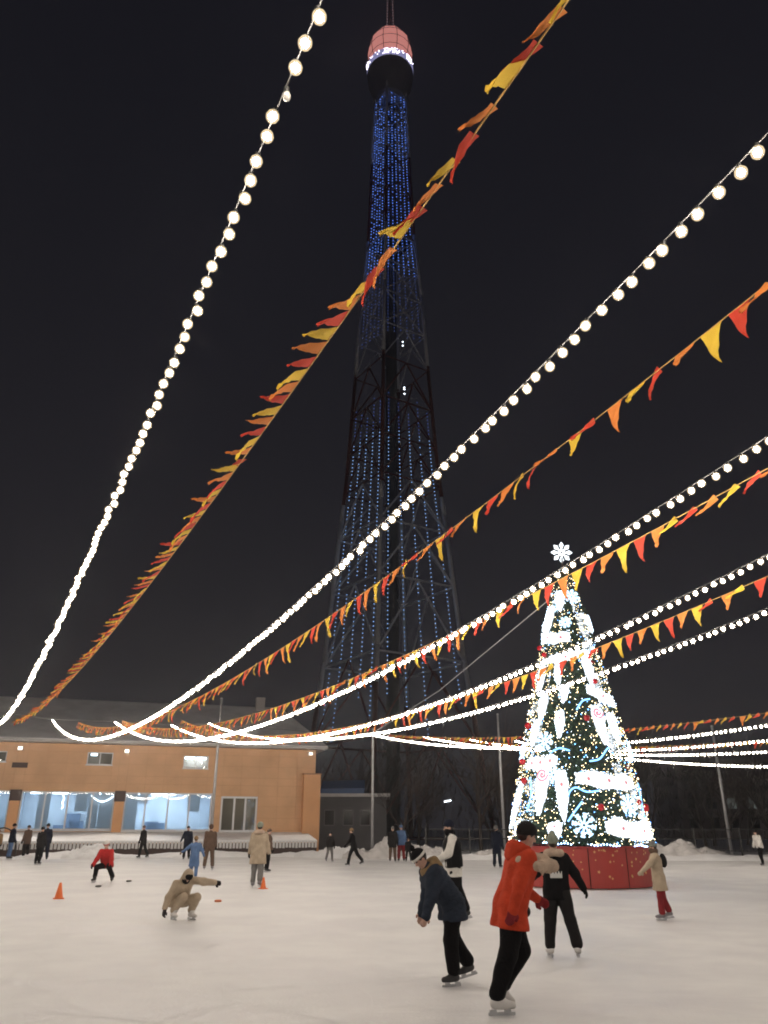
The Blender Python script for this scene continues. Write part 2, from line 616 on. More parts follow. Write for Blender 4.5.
for s in (4.4, 5.3):
    wb(MB().box((s - .12, 1.0, 3.6), (s + .12, 1.24, 3.66)), 'ceiling_lamp', emitter('hall_lamp', (1, .9, .72), 7.0))
wb(MB().box((7.7, .7, 6.05), (9.1, .8, 6.14)), 'ceiling_lamp', emitter('upper_lamp', (.7, .85, 1.0), 34.0))
wb(MB().box((14.9, .6, 6.1), (15.3, .7, 6.26)), 'ceiling_lamp', emitter('upper_lamp_dim', (.8, .9, 1.0), 6.0))
# garland hanging in the shop window, furniture silhouettes
g = MB()
for k in range(26):
    q = k / 25
    g.octa((14.9 - 1.4 * q, 0.3, 3.55 - 0.35 * math.sin(math.pi * q)), 0.035)
for k in range(14):
    g.octa((16.6 + .04 * math.sin(k), 0.3, 3.68 - .07 * k), 0.04)
wb(g, 'window_garland', emitter('garland_light', (.9, .95, 1), 8.0))
bl_r = random.Random(6)
for s0, s1 in ((13.5, 19.05), (7.2, 12.7), (19.9, 25.5)):
    q = s0
    while q < s1 - .3:
        w_ = bl_r.uniform(.5, .95)
        zb_ = bl_r.choice((1.2, 1.9, 2.6, 3.1))
        if bl_r.random() < .6:
            wb(MB().box((q, .42, zb_), (min(q + w_, s1), .425, 3.75)), 'blind', mat('sheer_blind', (.72, .76, .80), .8, trans=.5, vary=.1, vscale=2))
        q += w_ + .06
    for k in range(3):
        p0 = bl_r.uniform(s0 + .4, s1 - 1.2)
        wb(MB().box((p0, 2.85, 1.0), (p0 + .9, 3.15, bl_r.uniform(1.7, 2.5))), 'cabinet', mat('cabinet_blue', (.16, .22, .32), .6))
# roof
ov = 0.7
rz = 10.65
roof = MB()
e0, e1 = -ov, WL + ov
y0, y1 = -ov, 14 + ov
ze = ZT + 0.04
rv = [(e0, y0, ze), (e1, y0, ze), (e1, y1, ze), (e0, y1, ze), (1.6, 7, rz), (WL - 1.6, 7, rz),
      (e0, y0, ze + .2), (e1, y0, ze + .2), (e1, y1, ze + .2), (e0, y1, ze + .2)]
rf = [(0, 1, 2, 3), (0, 6, 7, 1), (1, 7, 8, 2), (2, 8, 9, 3), (3, 9, 6, 0), (6, 4, 5, 7), (7, 5, 8), (8, 5, 4, 9), (9, 4, 6)]
roof.v = rv
roof.f = [tuple(reversed(q)) for q in rf]
roof.mi = [0] * len(rf)
ro = wb(roof, 'roof', M_ROOF)
wb(MB().box((3.0, 6.2, 10.0), (3.7, 6.9, 11.3)), 'chimney', mat('chimney_brick', (.30, .28, .27), .8), ro)
wb(MB().box((e0, y0 - .10, ze - .02), (e1, y0 - .003, ze + .14)), 'gutter', mat('gutter_metal', (.45, .44, .43), .5), ro)
# floodlights under the eave (lit) and a vent
for s, z, big in ((19.63, 6.38, 1), (13.01, 6.36, 1), (0.45, 6.50, 0.6)):
    fl = wb(MB().box((s - .16, -.34, z - .12), (s + .16, -.10, z + .14)).box((s - .04, -.10, z - .05), (s + .04, -.002, z + .05)), 'floodlight', M_STEEL)
    sp_d = bpy.data.lights.new('flood_beam', 'SPOT')
    sp_d.energy = 750 * big
    sp_d.color = (1, .9, .78)
    sp_d.spot_size = R(116)
    sp_d.spot_blend = .6
    sp_d.shadow_soft_size = .12
    sp = bpy.data.objects.new('flood_beam', sp_d)
    col.objects.link(sp)
    sp.parent = fl
    sp.location = WM @ Vector((s, -.46, z)) - WC
    sp.rotation_euler = (-WB * .80 + Vector((0, 0, -.60))).to_track_quat('-Z', 'Y').to_euler()
    wb(MB().box((s - .12, -.352, z - .09), (s + .12, -.341, z + .10)), 'lamp_face', emitter('flood_face%.1f' % big, (1, .88, .72), 4.0 * big), fl)
wb(MB().box((19.05, -.06, 5.2), (19.98, -.003, 5.52)), 'vent_grille', M_BROWN)
lou = MB()
for k in range(6):
    lou.box((19.1, -.075, 5.23 + .045 * k), (19.93, -.061, 5.25 + .045 * k))
wb(lou, 'louvre', mat('louvre', (.09, .05, .04), .5))
# terrace with sloping snow, board skirt and dark sheet for the shaded gap under it
tr = MB()
tr.v = [(0.5, -.004, 1.32), (WL, -.004, 1.38), (WL, -3.6, .88), (0.5, -3.6, .86), (0.5, -.004, 1.0), (WL, -.004, 1.0), (WL, -3.6, .74), (0.5, -3.6, .74)]
tr.f = [(0, 1, 2, 3), (7, 6, 5, 4), (3, 2, 6, 7), (0, 3, 7, 4), (1, 5, 6, 2)]
tr.f = [tuple(reversed(q)) for q in tr.f]
tr.mi = [0] * 5
wb(tr, 'terrace_snow', M_SNOW)
sk = MB()
s = 0.5
while s < WL - .2:
    sk.box((s + .02, -3.66, .42 + random.uniform(-.03, .02)), (s + .17, -3.63, .80))
    s += .21
wb(sk, 'terrace_skirt_boards', mat('white_boards', (.66, .65, .64), .7))['kind'] = 'stuff'
tp = MB().box((0.5, -3.5, 0), (WL, -3.4, .70))
wb(tp, 'terrace_gap_shade', M_BROWN)  # dark sheet standing in for shade in the open gap
tp = MB()
for k in range(20):
    tp.box((.7 + k * 1.5, -3.6, 0), (.85 + k * 1.5, -3.51, .70))
wb(tp, 'terrace_posts', M_BROWN)

# annex behind the corner
ax = empty('annex_building', (-3.2, 66, 0))
tag(ax, 'low grey annex with dark windows and blue tarpaulin right of the orange building', 'building')
MB().box((-4.0, 0, 0), (3.4, 6, 3.9)).build('wall', mat('annex_render', (.14, .14, .15), .8, vary=.12, vscale=.8), ax)
for x in (-1.15, 0.35, 1.7):
    f_ = MB().box((x - .42, -.03, 1.75), (x + .42, -.003, 2.95)).build('window', mat('annex_frame', (.25, .25, .26), .6), ax)
    MB().box((x - .36, -.05, 1.82), (x + .36, -.032, 2.88)).build('pane', mat('dark_glass', (.015, .017, .02), .1), f_)
MB().box((-4.3, -.4, 3.9), (3.7, 6.3, 4.15)).build('roof', M_ROOF, ax)
tv = [(-1.9, -.2, 4.16), (1.6, -.2, 4.16), (1.6, 2, 4.7), (-1.9, 2, 4.75), (-1.9, -.2, 4.5), (1.6, -.2, 4.55), (1.6, 2, 5.3), (-1.9, 2, 5.2)]
MB().add(tv, [(3, 2, 1, 0), (4, 5, 6, 7), (0, 1, 5, 4), (1, 2, 6, 5), (2, 3, 7, 6), (3, 0, 4, 7)]).build('tarpaulin', mat('blue_tarp', (.045, .12, .30), .5, bump=.6, bscale=2), ax)

# ------------------------------------------------------------------ poles, anchor cable
poles = [(-10.45, 50.4, 9.3, 'tall thin grey pole before the orange building'),
         (-0.75, 53.6, 7.75, 'thin grey pole before the annex, under the tower'),
         (8.0, 55.6, 9.0, 'thin grey pole just left of the christmas tree'),
         (20.9, 50.6, 7.6, 'thin grey pole right of the christmas tree'),
         (-24.3, 45.6, 8.0, 'thin grey pole at the left end of the rink')]
for x, y, h, lb in poles[:4]:
    t = empty('light_pole', (x, y, 0))
    tag(t, lb, 'pole', 'thin poles at the far end of the rink')
    MB().tube([(0, 0, 0), (0, 0, h * .5), (0, 0, h)], [.095, .085, .065], 10).build('shaft', M_STEEL, t, True)
    MB().lathe([(.0, .12), (.16, .12), (.18, 0)], 12).build('foot_plate', M_STEEL, t)
    MB().lathe([(.09, h - .03), (.09, h + .02), (.02, h + .06), (0, h + .06)], 10).build('cap', M_STEEL, t)

# ------------------------------------------------------------------ festoon strings and buntings
AZ = R(-28.08)
SD = Vector((-math.sin(AZ), -math.cos(AZ), 0))
SIDE = Vector((SD.y, -SD.x, 0))
SLEN = 53.7


def anchor_y(x):
    return 48.5 + (x + 15) * 0.33


def catenary(x, hf, hn, sag, y=None):
    y = anchor_y(x) if y is None else y

    def P(t):
        return Vector((x + SD.x * SLEN * t, y + SD.y * SLEN * t, hf + (hn - hf) * t - 4 * sag * t * (1 - t)))
    ts = np.linspace(0, 1, 2000)
    pts = np.array([P(t) for t in ts])
    al = np.r_[0, np.cumsum(np.linalg.norm(np.diff(pts, axis=0), axis=1))]
    return P, (lambda s: float(np.interp(s, al, ts))), float(al[-1])


BR = 0.053
b_lit = MB().blob((0, 0, -.075), .031, 0, (1, 1, 1.1), 10).blob((0, 0, -.075), BR, 2, (1, 1, 1.05), 12).lathe([(.020, -.035), (.024, 0.0), (.012, .012)], 6, mi=1).mesh('bulb', [M_BULB, M_SOCKET, M_GLOBE], True)
b_dead = MB().blob((0, 0, -.07), .033, 0, (1, 1, 1.15), 10).lathe([(.020, -.035), (.024, 0.0), (.012, .012)], 6, mi=1).mesh('bulb', [M_DEAD, M_SOCKET], True)

strings = [  # the first three are unseen strings added to light the left side
    (-31.8, 39.3, 7.50, 8.8, 3.1, 'third unseen bulb string added for light left of the farthest left one in view'),
    (-28.4, 40.7, 7.50, 8.8, 3.1, 'second unseen bulb string added for light left of the farthest left one in view'),
    (-25.0, 42.1, 7.50, 8.8, 3.1, 'first unseen bulb string added for light left of the farthest left one in view'),
    (-21.7, 43.5, 7.50, 8.84, 3.17, 'bulb string farthest left, running from the top edge to the left edge'),
    (-19.6, 46.8, 7.50, 7.79, 3.17, 'long bulb string crossing the lower part of the lattice tower'),
    (-16.2, 47.7, 7.50, 7.88, 3.17, 'bulb string passing just over the top of the christmas tree'),
    (-13.2, 49.2, 7.50, 8.14, 3.17, 'bulb string crossing the upper half of the christmas tree'),
    (-11.0, 49.7, 7.65, 8.00, 3.02, 'bulb string crossing the middle of the christmas tree, lowest of the left five'),
    (-1.00, None, 7.38, 7.53, 2.68, 'topmost of the low bulb strings bunched at the right edge'),
    (2.66, None, 7.32, 7.61, 2.71, 'second from the top of the low bulb strings at the right edge'),
    (5.95, None, 7.25, 7.13, 2.58, 'third from the top of the low bulb strings at the right edge'),
    (9.24, None, 7.28, 6.13, 2.72, 'lowest of the bulb strings bunched at the right edge'),
]
for si, (x, y, hf, hn, sag, lb) in enumerate(strings):
    P, T, L = catenary(x, hf + .065, hn + .065, sag, y)
    root = empty('festoon_string', P(0))
    tag(root, lb + ', warm white', 'string lights', 'warm white bulb strings over the rink')
    o0 = P(0)
    MB().tube([P(T(L * k / 90)) - o0 for k in range(91)], .007, 5).build('cable', M_CABLE, root, True)
    n = int(L / 0.205)
    for k in range(n):
        t = T(0.1 + k * 0.205 + random.uniform(-.012, .012))
        p = P(t)
        me = b_lit
        b = bpy.data.objects.new('bulb', me)
        b.parent = root
        sgn = 1 if k % 2 else -1
        b.location = p - o0 + SIDE * sgn * 0.006
        b.rotation_euler = (random.gauss(0, .15), sgn * .20 + random.gauss(0, .12), random.uniform(0, 6))
        col.objects.link(b)
        if si == 3:
            zc = p.y * math.cos(R(22.3)) + (p.z - 1.6) * math.sin(R(22.3))
            if zc > 1 and abs(p.y - 4.22) < 0.09 and p.y < 6:
                b.data = b_dead
                b['label'] = 'one unlit bulb'

# steel cable that carries the far ends of the strings
cab = MB()
cpts = [Vector((-34, 38.4, 7.7)), Vector((-31.8, 39.3, 7.53)), Vector((-28.4, 40.7, 7.53)), Vector((-25, 42.1, 7.53)), Vector((-21.7, 43.5, 7.53)), Vector((-19.6, 46.75, 7.53)), Vector((-16.2, 47.72, 7.53)), Vector((-13.2, 49.2, 7.53)),
        Vector((-11.0, 49.75, 7.62)), Vector((-10.45, 50.3, 7.7)), Vector((-5, 51.9, 7.40)), Vector((-0.85, 53.35, 7.5)), Vector((2.66, anchor_y(2.66), 7.32)), Vector((5.95, anchor_y(5.95), 7.26)),
        Vector((8.0, 55.6, 7.5)), Vector((9.24, anchor_y(9.24), 7.29)), Vector((14, 57.2, 7.5)), Vector((22, 60, 7.8))]
tag(MB().tube(cpts, .012, 5).build('anchor_cable', M_CABLE), 'dark steel cable holding the far ends of the light strings', 'cable')

# pennants: six cloth shapes shared by all
flag_cols = [('red', (0.66, 0.07, 0.04)), ('yellow', (0.80, 0.54, 0.06)), ('orange', (0.78, 0.26, 0.06))]
flag_mesh = {}
for cn, cc in flag_cols:
    m = mat('flag_' + cn, cc, 0.75, trans=0.5, bump=.2, bscale=25)
    for v_ in range(6):
        V, F = [], []
        nr, nc = 8, 5
        fr_ = random.Random(v_ * 7 + 1)
        cu = fr_.uniform(-.10, .16)
        ph = [fr_.uniform(0, 6) for _ in range(4)]
        for i in range(nr + 1):
            q = i / nr
            hw = 0.130 * (1 - q) ** 0.92 + 0.004
            for j in range(nc):
                a = (j - (nc - 1) / 2) / ((nc - 1) / 2)
                rip = .020 * math.sin(7 * q + 2.2 * a + ph[0]) + .013 * math.sin(13 * a * hw * 9 + 9 * q + ph[1]) * (.3 + q) + .010 * math.sin(19 * q + ph[2] + 3 * a)
                V.append((a * hw + .018 * math.sin(q * 5 + ph[3]) * q, cu * q * q + rip * .7 * (.25 + q), -q * 0.36 + .01 * math.sin(6 * a + ph[2]) * q))
        for i in range(nr):
            for j in range(nc - 1):
                F.append((i * nc + j, i * nc + j + 1, (i + 1) * nc + j + 1, (i + 1) * nc + j))
        flag_mesh[(cn, v_)] = mesh_of('pennant', V, F, m, True)

buntings = [
    (-21.43, 7.46, 7.66, 1.49, (-.95, -.1, .08), .285, 'red orange and yellow bunting running from the top edge across the tower to lower left'),
    (-18.28, 7.46, 7.54, 2.25, (-.40, -.15, 0), .36, 'bunting crossing the lower tower between the two longest bulb strings'),
    (-15.94, 7.66, 7.12, 2.29, (-.35, -.1, 0), .36, 'bunting passing beside the snowflake on the tree top'),
    (-12.61, 7.81, 7.81, 2.94, (-.3, -.1, 0), .36, 'bunting crossing the upper half of the christmas tree'),
    (0.39, 7.38, 6.88, 1.69, (-.25, -.1, 0), .36, 'upper of two distant buntings at the right edge'),
    (4.6, 7.35, 6.7, 2.1, (-.25, -.1, 0), .36, 'lower of two distant buntings at the right edge'),
]
for bi, (x, hf, hn, sag, wind, sp, lb) in enumerate(buntings):
    P, T, L = catenary(x, hf, hn, sag)
    root = empty('bunting', P(0))
    tag(root, lb, 'bunting', 'pennant buntings over the rink')
    o0 = P(0)
    MB().tube([P(T(L * k / 80)) - o0 for k in range(81)], .008, 4).build('cord', mat('bunting_cord', (.55, .35, .12), .8), root)
    n = int(L / sp)
    W = Vector(wind)
    random.seed(100 + bi)
    gust = 0.0
    for k in range(n):
        s = .2 + k * sp
        t = T(s)
        p = P(t)
        tg = (P(min(1, t + .004)) - P(max(0, t - .004))).normalized()
        gust = .8 * gust + .2 * random.gauss(0, 1.4)
        hang = Vector((0, 0, -1 if bi else -.48)) + W * (1 + (.35 if bi else .10) * max(-1.5, min(1.5, gust))) + Vector((random.gauss(0, .12), random.gauss(0, .12), random.gauss(0, .08))) * (1 if bi else .8)
        near_ = p.y < 9
        pw = (.92 if p.y < 6.2 else .04) if bi == 0 else (.8 if bi > 3 else .16 + .25 * max(-.4, min(1.6, gust)) + (.25 if near_ else 0))
        wrapped = random.random() < pw
        if wrapped:
            hang += -tg * random.uniform(1.2, 3.2)     # blown along the cord
        hang = hang.normalized()
        if wrapped:      # the flag's long axis follows the cord
            ht = hang
            bx = (tg - ht * tg.dot(ht))
            if bx.length < .2:
                bx = Vector((0, 0, 1)) - ht * ht.z
            bx.normalize()
        else:
            ht = hang - tg * hang.dot(tg) * .75
            ht.normalize()
            bx = (tg - ht * tg.dot(ht)).normalized()
        nrm = (-ht).cross(bx).normalized()
        M = Matrix((bx, nrm, -ht)).transposed().to_4x4()
        if wrapped:
            M = M @ Matrix.Diagonal((.55, 1, 1, 1))
        cn = flag_cols[(-k) % 3][0]
        f_ = bpy.data.objects.new('pennant', flag_mesh[(cn, random.randrange(6))])
        f_.parent = root
        f_.matrix_local = Matrix.Translation(p - o0) @ M @ Matrix.Scale(random.uniform(.92, 1.08) * (1.0 if bi == 0 else 1), 4)
        col.objects.link(f_)

# ------------------------------------------------------------------ television tower
TWX, TWY = 1.45, 130.0
tower = empty('lattice_tower', (TWX, TWY, 0))
tag(tower, 'tall lattice television tower with blue light strings and pink lantern top', 'tower')
prof_z = [0, 27.9, 53.7, 63, 84, 102, 118, 143, 159, 164]
prof_r = [15.8, 12.0, 9.5, 8.6, 7.3, 6.3, 5.0, 4.2, 3.8, 3.7]


def leg_pt(k, z, kk=1.0):
    r = float(np.interp(z, prof_z, prof_r)) * kk
    a = R(-12 + 90 * k)
    return Vector((r * math.cos(a), r * math.sin(a), z))


M_TW = mat('tower_white_paint', (.84, .83, .82), .6, vary=.1, vscale=.4)
M_TR = mat('tower_red_paint', (.16, .035, .028), .6)
bands = [(0, 22), (22, 57), (57, 85), (85, 118), (118, 140), (140, 164)]      # red / white aviation bands
bandm = [1, 0, 1, 0, 1, 0]


def band_of(z):
    for (a, b), m_ in zip(bands, bandm):
        if a <= z < b:
            return m_
    return 0


for k in range(4):
    mb = MB()
    zz = sorted(set(prof_z + [b for bb in bands for b in bb]))
    for a, b in zip(zz[:-1], zz[1:]):
        rr = .42 - .18 * a / 164
        mb.tube([leg_pt(k, a), leg_pt(k, b)], [rr, rr - .02], 8, band_of((a + b) / 2))
    mb.build('leg', [M_TW, M_TR], tower, True)
levels = [0, 14, 27, 40, 50, 59, 67, 75, 84, 92, 100, 108, 116, 122, 128, 134, 140, 146, 152, 158, 164]
for i, z in enumerate(levels):
    for k in range(4):
        z2 = levels[i + 1] if i + 1 < len(levels) else None
        a, b = leg_pt(k, z), leg_pt((k + 1) % 4, z)
        m_ = [M_TW, M_TR][band_of(z)]
        th = .17 if z < 84 else .13
        MB().tube([a, b], th, 5).build('strut', m_, tower)
        if z2:
            m2 = [M_TW, M_TR][band_of((z + z2) / 2)]
            mid = (leg_pt(k, z2) + leg_pt((k + 1) % 4, z2)) / 2
            if i < 9:
                MB().tube([a, mid], th, 5).tube([b, mid], th, 5).build('brace', m2, tower)
            else:
                MB().tube([a, leg_pt((k + 1) % 4, z2)], th, 5).tube([b, leg_pt(k, z2)], th, 5).build('brace', m2, tower)
mb = MB()
for a in range(0, 164, 4):
    mb.tube([(0, 0, a), (0, 0, a + 4)], 1.15, 10, 0, cap=False)
mb.build('lift_shaft', mat('lift_shaft', (.07, .07, .075), .7), tower, True)
for z in (116,):
    MB().lathe([(1.2, z - .1), (prof_r[0] * 0 + float(np.interp(z, prof_z, prof_r)) * .95, z - .1), (float(np.interp(z, prof_z, prof_r)) * .95, z + .12), (1.2, z + .12)], 4, a1=2 * math.pi).build('gallery', M_DARKMETAL, tower).rotation_euler = (0, 0, R(-12))
M_LEDB = emitter('tower_led_blue', (0.085, 0.19, 0.72), 3.4)
M_LEDL = emitter('tower_led_pale', (0.20, 0.36, 0.70), 2.2)
M_LEDD = emitter('tower_led_dim', (0.06, 0.10, 0.34), 1.6)
M_LEDW = emitter('tower_led_white', (0.8, 0.9, 1.0), 7.0)
for k, nst in ((2, 6), (3, 6)):          # the two faces towards the rink
    for j in range(nst):
        q = (j + .5) / nst
        mb = MB()
        z = 158.0 - (0 if (j + k) % 3 else 6)
        while z > 90:
            p = leg_pt(k, z, .93).lerp(leg_pt((k + 1) % 4, z, .93), q)
            if random.random() < (.985 if z < 146 else .75):
                mb.octa(p, .115 if z > 108 else .10, 0 if z > 106 else 2)
            z -= .80
        mb.build('light_string', [M_LEDB, M_LEDL, M_LEDD], tower)['kind'] = 'stuff'
    for j in range(5):
        q = (j + .55) / 5
        mb = MB()
        z = 76.0 - (j * 1.7) % 5
        zend = 23 - 9 * ((j * 5 + k * 3) % 4) / 3
        while z > zend:
            p = leg_pt(k, z, .97).lerp(leg_pt((k + 1) % 4, z, .97), q)
            if random.random() < .96:
                mb.octa(p, .105, 1 if z < 69 else 2)
            z -= .74
        mb.build('light_string', [M_LEDB, M_LEDL, M_LEDD], tower)['kind'] = 'stuff'
mb = MB()
for z in (88, 88.9, 77, 78.4, 78.0):
    mb.octa(leg_pt(3, z, .95).lerp(leg_pt(0, z, .95), .45), .16, 0)
mb.build('beacon_lights', M_LEDW, tower)
# observation deck, LED ring, radome, mast
MB().lathe([(1.2, 157), (3.4, 159), (5.1, 163.5), (5.5, 166.8), (5.5, 167.1), (1.0, 167.1)], 24).build('deck', mat('deck_metal', (.34, .33, .33), .6), tower, False)
MB().lathe([(5.2, 167.2), (5.5, 167.3), (5.5, 169.2), (5.2, 169.3)], 32).build('ring_screen', emitter('ring_led', (.55, .55, 1.0), .45), tower)
mb = MB()
for k in range(80):
    a = R(-90) + (k - 40) * R(2.0)
    for z in (167.6, 168.1, 168.6, 169.0):
        if random.random() < (.6 if 32 < k < 52 or 60 < k < 72 or k < 8 else .06):
            mb.octa((5.6 * math.cos(a), 5.6 * math.sin(a), z), .17, 0)
mb.build('ring_lights', emitter('ring_led_bright', (.86, .8, 1.0), 4.0), tower)
prof = [(4.3, 169.4), (5.1, 171.6), (5.35, 174.2), (5.0, 176.8), (4.0, 179.0), (2.4, 180.4), (.8, 180.9)]
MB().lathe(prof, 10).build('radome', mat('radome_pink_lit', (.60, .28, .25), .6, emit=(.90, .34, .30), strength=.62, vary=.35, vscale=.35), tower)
mb = MB()
for k in range(10):
    a = 2 * math.pi * k / 10
    mb.tube([(r * 1.01 * math.cos(a), r * 1.01 * math.sin(a), z) for r, z in prof], .07, 4)
for r, z in prof[1:4]:
    mb.tube([(r * 1.01 * math.cos(2 * math.pi * k / 20), r * 1.01 * math.sin(2 * math.pi * k / 20), z) for k in range(21)], .06, 4)
mb.build('radome_frame', M_DARKMETAL, tower)
mb = MB()
for a in range(3):
    an = R(20 + 120 * a)
    mb.tube([(1.1 * math.cos(an), 1.1 * math.sin(an), 180.5), (.3 * math.cos(an), .25 * math.sin(an), 232)], [.14, .08], 5)
for k in range(24):
    z = 182 + k * 2
    rr = .9 - .65 * (z - 184) / 48
    mb.tube([(rr * math.cos(R(20 + 120 * q)), rr * math.sin(R(20 + 120 * q)), z + (1 if q == 1 else 0)) for q in (0, 1, 2, 0)], .05, 4)
mb.build('mast', mat('mast_metal', (.25, .10, .09), .6), tower)
mb = MB()
for k in range(40):
    for q in (0, 1, 2):
        rr = .95 - .65 * (k / 48)
        an = R(20 + 120 * q)
        mb.octa((rr * math.cos(an), rr * math.sin(an), 181.5 + k), .11)
mb.build('mast_lights', emitter('mast_led', (.8, .55, .6), 1.3), tower)

# ------------------------------------------------------------------ christmas tree
CX, CY = 6.08, 26.0
TB, TT, R0, R1 = 1.05, 10.15, 2.16, 0.2
xm = empty('christmas_tree', (CX, CY, 0))
xm.rotation_euler = (0, R(1.4), 0)
tag(xm, 'tall christmas tree covered in white lights and glowing ornaments', 'christmas tree')


def cone_r(z):
    q = (z - TB) / (TT - TB)
    return R0 + (R1 - R0) * q + .10 * math.sin(math.pi * min(1, max(0, q)))


# red drum base of twelve panels
drum = empty('tree_base', (CX, CY, 0))
tag(drum, 'round red base drum with golden stars under the christmas tree', 'tree base')
M_RED = mat('red_base_panel', (.36, .042, .034), .45, vary=.10, vscale=1.2)
M_GOLD = mat('gold_star_print', (.66, .40, .16), .5)
NP = 12
for k in range(NP):
    a0 = 2 * math.pi * (k + .012) / NP - R(8)
    a1 = 2 * math.pi * (k + .988) / NP - R(8)
    pn = MB().lathe([(2.13, .03), (2.18, .03), (2.18, 1.06), (2.13, 1.06)], 6, a0=a0, a1=a1).build('base_panel', M_RED, drum)
    st = MB()
    for j in range(15):
        an = random.uniform(a0 + .05, a1 - .05)
        zz = .12 + .9 * random.random() ** .55
        rr = random.uniform(.022, .05)
        ol = []
        for q in range(10):
            ra = rr if q % 2 == 0 else rr * .45
            ol.append((ra * math.sin(q * math.pi / 5), ra * math.cos(q * math.pi / 5)))
        Mx = Matrix.Translation((2.188 * math.cos(an), 2.188 * math.sin(an), zz)) @ Matrix.Rotation(an + math.pi / 2, 4, 'Z') @ Matrix.Rotation(random.uniform(0, 1.2), 4, 'Y')
        st.prism(ol, Mx, .008)
    st.build('star_print', M_GOLD, pn)['kind'] = 'stuff'
MB().lathe([(0, 0.02), (2.11, .02), (2.11, 1.03), (0, 1.03)], 36).build('drum_core', mat('drum_core', (.05, .02, .02), .8), drum)
MB().lathe([(2.16, 1.063), (2.22, 1.063), (2.22, 1.10), (2.0, 1.10)], 36).build('top_rim', mat('rim_red', (.35, .03, .03), .5), drum)

MB().tube([(0, 0, 1.0), (0, 0, 5), (0, 0, 10.3)], [.16, .1, .03], 8).build('trunk', mat('tree_trunk', (.07, .045, .03), .9), xm)
MB().lathe([(R0 * .72, 1.14), (R0 * .45, 4.5), (.02, 9.9)], 20).build('core_cone', mat('tree_core_green', (.008, .02, .010), .9), xm)  # very dark green cone filling the inside of the crown
# needle sprays
V, F = [], []
for k in range(7200):
    q = 1 - math.sqrt(random.random())
    z = TB + .08 + (TT - TB - .05) * q
    a = random.uniform(0, 2 * math.pi)
    tier = .5 + .5 * math.sin(z * 2 * math.pi / .62 + 1.3 * math.sin(3 * a))
    r = cone_r(z) * (random.uniform(.78, .97) + .05 * tier)
    o_ = Vector((math.cos(a), math.sin(a), random.uniform(-.35, .45))).normalized()
    base = Vector((r * math.cos(a), r * math.sin(a), z)) - o_ * .1
    ln = random.uniform(.14, .28)
    sd = o_.cross(Vector((0, 0, 1))).normalized()
    up = sd.cross(o_)
    for j in range(7):
        f1 = ln * (.15 + .85 * j / 6)
        th = random.uniform(0, 2 * math.pi)
        dr = (o_ * .75 + (sd * math.cos(th) + up * math.sin(th)) * .7).normalized()
        p = base + o_ * f1
        wv = dr.cross(o_).normalized() * .009
        i0 = len(V)
        tip = p + dr * random.uniform(.05, .10)
        V += [p - wv, p + wv, tip]
        F.append((i0, i0 + 1, i0 + 2))
crown = link_mesh('crown', mesh_of('crown', V, F, mat('fir_needles', (.030, .075, .035), .7)), xm)
crown['kind'] = 'stuff'


def spiral(seed, n, rad, m, rk=1.0):
    mb = MB()
    r_ = random.Random(seed)
    for k in range(n):
        q = 1 - math.sqrt(r_.random())
        z = TB + .1 + (TT - TB - .1) * q
        a = r_.uniform(0, 2 * math.pi)
        r = cone_r(z) * r_.uniform(.93, 1.06) * rk
        mb.octa((r * math.cos(a), r * math.sin(a), z), rad * r_.uniform(.8, 1.25))
    o = mb.build('fairy_lights', m, xm)
    o['kind'] = 'stuff'
    return o


spiral(1, 2900, .012, emitter('fairy_warm', (1, .76, .42), 12.0))
spiral(2, 900, .012, emitter('fairy_cool', (.75, .87, 1.0), 9.0))
spiral(3, 420, .018, emitter('fairy_blue', (.15, .4, 1.0), 10.0))
# lights along the rim of the base
mb = MB()
for k in range(150):
    a = 2 * math.pi * k / 150
    if (k // 5) % 3:
        mb.octa((2.2 * math.cos(a), 2.2 * math.sin(a), 1.15 + .02 * math.sin(k)), .024)
mb.build('rim_lights', emitter('rim_blue', (.35, .6, 1.0), 14.0), xm)['kind'] = 'stuff'

M_GLOW = emitter('ornament_glow', (.86, .93, 1.0), 1.6)
M_GLOWB = emitter('ornament_blue', (.22, .52, 1.0), 3.2)
M_FLAKE = emitter('snowflake_glow', (.52, .78, 1.0), 2.4)
M_PINKO = mat('ornament_pink', (.75, .22, .30), .4, emit=(.9, .35, .45), strength=.55)
M_REDO = mat('ornament_red', (.62, .02, .03), .15)
M_MARK = mat('ornament_red_mark', (.60, .16, .18), .5, emit=(.85, .35, .38), strength=.55)
M_RIM = emitter('ornament_rim_leds', (.72, .86, 1.0), 5.0)


def place_on_cone(adeg, z, roll=0.0, out=.06):
    a = R(adeg)
    n = Vector((math.cos(a), math.sin(a), (R0 - R1) / (TT - TB))).normalized()
    tx = Vector((-math.sin(a), math.cos(a), 0))
    up = n.cross(tx) * 1.0
    if up.z < 0:
        up = -up
    r = cone_r(z) + out
    c = Vector((r * math.cos(a), r * math.sin(a), z))
    M = Matrix((tx, tx.cross(up) * -1, up)).transposed().to_4x4()
    M = Matrix((tx, up.cross(tx), up)).transposed().to_4x4()
    return Matrix.Translation(c) @ M @ Matrix.Rotation(R(roll), 4, 'Y')


